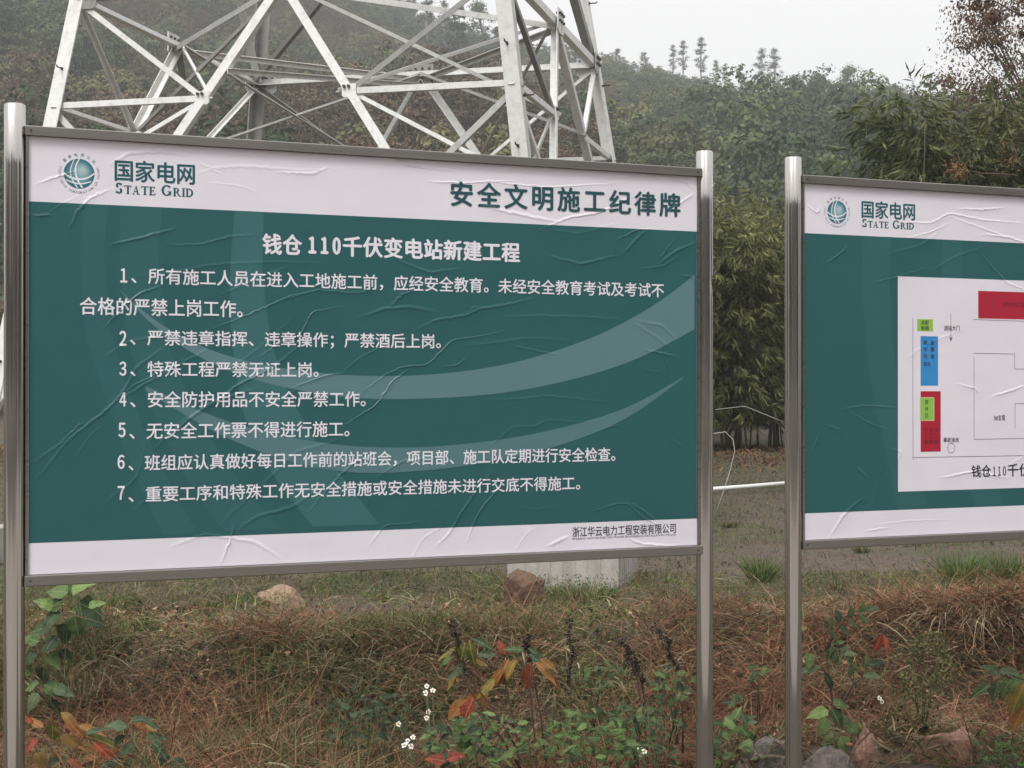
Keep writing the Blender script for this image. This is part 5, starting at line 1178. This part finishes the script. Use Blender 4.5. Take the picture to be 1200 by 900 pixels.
# near tree at the right edge: feathery russet foliage over the bamboo, bare twigs and hanging seeds
cm, tm = crown_mesh('crown', 31, 7.5, 'wispy', 26000, .055, .45); cm.materials.append(MT['crown_red']); tm.materials.append(MT['bark'])
X = (1212 - 600) / FPX * 24; root = empty('russet_conifer', (X, 24, float(ground_z(X, 24)))); root.scale = (.85, .85, 1.2); tag(root, 'feathery red-brown tree towering at the upper right edge', 'tree')
link_mesh('trunk', tm, None, root); link_mesh('crown', cm, None, root)
def hanging(name, cx, cy, rx, ry, Y, n, size, mat, label, twigs, cat):
    o0 = at(*twigs[0][0], Y); root = empty(name, o0); tag(root, label, cat); m = MB()
    for tw in twigs: m.tube([at(x, y, Y) - o0 for x, y in tw], list(np.linspace(.012, .004, len(tw))), 5)
    m.build('twig', MT['twig'], root); s = Y / FPX; c = np.array(at(cx, cy, Y) - o0)
    P = c[None] + np.stack([rng.normal(0, .5, n) * rx * s, rng.normal(0, .1, n), rng.normal(0, .5, n) * ry * s], 1); D = unit(rng.normal(0, 1, (n, 3))); U = unit(np.cross(D, rng.normal(0, 1, (n, 3))))
    V, F, T = diamonds(P, D, U, rng.uniform(.6, 1.2, n) * size, rng.uniform(.5, .9, n) * size, rng.random(n)); link_mesh('cluster', mesh_np('cluster', V, F, False, T), mat, root)
hanging('seed_bunch', 1122, 198, 14, 10, 17.6, 260, .024, MT['seed_orange'], 'bunch of small orange dry seeds hanging in the bamboo', [[(1190, 205), (1150, 203), (1125, 197)], [(1128, 198), (1122, 178)]], 'seeds')
hanging('seed_bunch', 1183, 188, 12, 20, 17.6, 130, .024, MT['seed_orange'], 'sparser brown seed bunch near the right edge', [[(1215, 215), (1195, 190), (1186, 165)]], 'seeds')
hanging('leafy_twig', 1146, 6, 22, 7, 15.0, 150, .045, MT['crown_red'], 'leafy twig reaching in at the top right corner', [[(1240, 30), (1190, 14), (1165, 0), (1140, 2)], [(1165, 2), (1150, 12)]], 'branch')

# forest: instances over hillside, far hill and an unseen ring added behind the viewer
def forest():
    pts = []; kinds = []; scl = []
    names = ['green', 'green_b', 'olive', 'brown', 'pine', 'red', 'olive_b']
    n = 9500; x = rng.uniform(-130, 150, n); y = np.sqrt(rng.uniform(58 ** 2, (RIDGE_Y + 4) ** 2, n)); a = x / y * FPX + 600; k = (a > -260) & (a < 1420); x, y = x[k], y[k]
    fld = fbm(x * .035 + 7, y * .035, 3); z = hill_z(x, y) - .8
    for i in range(len(x)):
        f = fld[i] + rng.normal(0, .10); q = 0 if f < .42 else (1 if f < .50 else (2 if f < .57 else (6 if f < .655 else 3)))
        if rng.random() < .07: q = 4
        if rng.random() < .02: q = 5
        pts.append((x[i], y[i], z[i])); kinds.append(q); scl.append(float(rng.choice([rng.uniform(.5, .9), rng.uniform(.9, 1.6)])) * float(np.interp(y[i], [130, 215, RIDGE_Y - 20], [1.0, .66, .36])) * (.55 if q == 4 else 1.0))
    n = 5200; x = rng.uniform(60, 320, n); y = rng.uniform(430, 640, n); z = far_z(x, y) - .5
    for i in range(n): pts.append((x[i], y[i], z[i])); kinds.append(int(rng.integers(0, 3))); scl.append(rng.uniform(.5, .95))
    n = 420; x = rng.uniform(-14, 22, n); y = rng.uniform(30, 60, n); z = np.maximum(ground_z(x, y), hill_z(x, y)) - .2; a = x / y * FPX + 600; k = (np.abs(a - 600) < 900); x, y, z = x[k], y[k], z[k]
    for i in range(len(x)): pts.append((x[i], y[i], z[i])); kinds.append(int(rng.choice([0, 1, 2, 3]))); scl.append(rng.uniform(.28, .5))
    n = 190; th = rng.uniform(0, 2 * np.pi, n); r = rng.uniform(26, 48, n); x = r * np.sin(th); y = r * np.cos(th) ; k = (y < 5); x, y = x[k], y[k]; z = ground_z(x, y) - .3  # trees added out of view as dark shapes for the posts to mirror
    for i in range(len(x)): pts.append((x[i], y[i], z[i])); kinds.append(int(rng.integers(0, 4))); scl.append(rng.uniform(.9, 1.8))
    me = bpy.data.meshes.new('forest'); me.from_pydata(pts, [], [])
    at_ = me.attributes.new('kind_id', 'INT', 'POINT'); at_.data.foreach_set('value', np.array(kinds, np.int32))
    at_ = me.attributes.new('size', 'FLOAT', 'POINT'); at_.data.foreach_set('value', np.array(scl, np.float32))
    at_ = me.attributes.new('turn', 'FLOAT', 'POINT'); at_.data.foreach_set('value', rng.uniform(0, 6.28, len(pts)).astype(np.float32))
    o = bpy.data.objects.new('forest', me); COL.objects.link(o); tag(o, 'hazy mixed woodland of green and russet trees covering the hill', 'forest', None, 'stuff')
    g = bpy.data.node_groups.new('forest', 'GeometryNodeTree'); g.interface.new_socket('Geometry', in_out='INPUT', socket_type='NodeSocketGeometry'); g.interface.new_socket('Geometry', in_out='OUTPUT', socket_type='NodeSocketGeometry')
    N = g.nodes; L = g.links; gi = N.new('NodeGroupInput'); go = N.new('NodeGroupOutput'); jn = N.new('GeometryNodeJoinGeometry')
    def attr(nm, ty): a = N.new('GeometryNodeInputNamedAttribute'); a.data_type = ty; a.inputs[0].default_value = nm; return a.outputs[0]
    kid = attr('kind_id', 'INT'); sz = attr('size', 'FLOAT'); tn = attr('turn', 'FLOAT'); cx = N.new('ShaderNodeCombineXYZ'); L.new(tn, cx.inputs[2])
    for k, nm in enumerate(names):
        src = SRC.get(nm)
        if src is None: continue
        cmp_ = N.new('FunctionNodeCompare'); cmp_.data_type = 'INT'; cmp_.operation = 'EQUAL'; L.new(kid, cmp_.inputs[2]); cmp_.inputs[3].default_value = k
        oi = N.new('GeometryNodeObjectInfo'); oi.inputs[0].default_value = src; oi.transform_space = 'ORIGINAL'
        ip = N.new('GeometryNodeInstanceOnPoints'); L.new(gi.outputs[0], ip.inputs['Points']); L.new(cmp_.outputs[0], ip.inputs['Selection']); L.new(oi.outputs['Geometry'], ip.inputs['Instance'])
        L.new(cx.outputs[0], ip.inputs['Rotation']); L.new(sz, ip.inputs['Scale']); L.new(ip.outputs[0], jn.inputs[0])
    L.new(jn.outputs[0], go.inputs[0]); md = o.modifiers.new('scatter', 'NODES'); md.node_group = g
forest()

# ------------------------------------------------------------------ haze
hz = MB().box(-260, 460, -120, 720, -12.0, 134.0).build('haze', None); t = NT('pale_haze'); t.n.remove(t.b)
pv = t.new('ShaderNodeVolumePrincipled'); pv.inputs['Color'].default_value = (.95, .975, 1.0, 1); pv.inputs['Density'].default_value = .0009; pv.inputs['Anisotropy'].default_value = .0
t.l.new(pv.outputs[0], t.out.inputs['Volume']); hz.data.materials.append(t.m); tag(hz, 'thin pale mist lying over the valley and hill', 'haze', None, 'stuff')
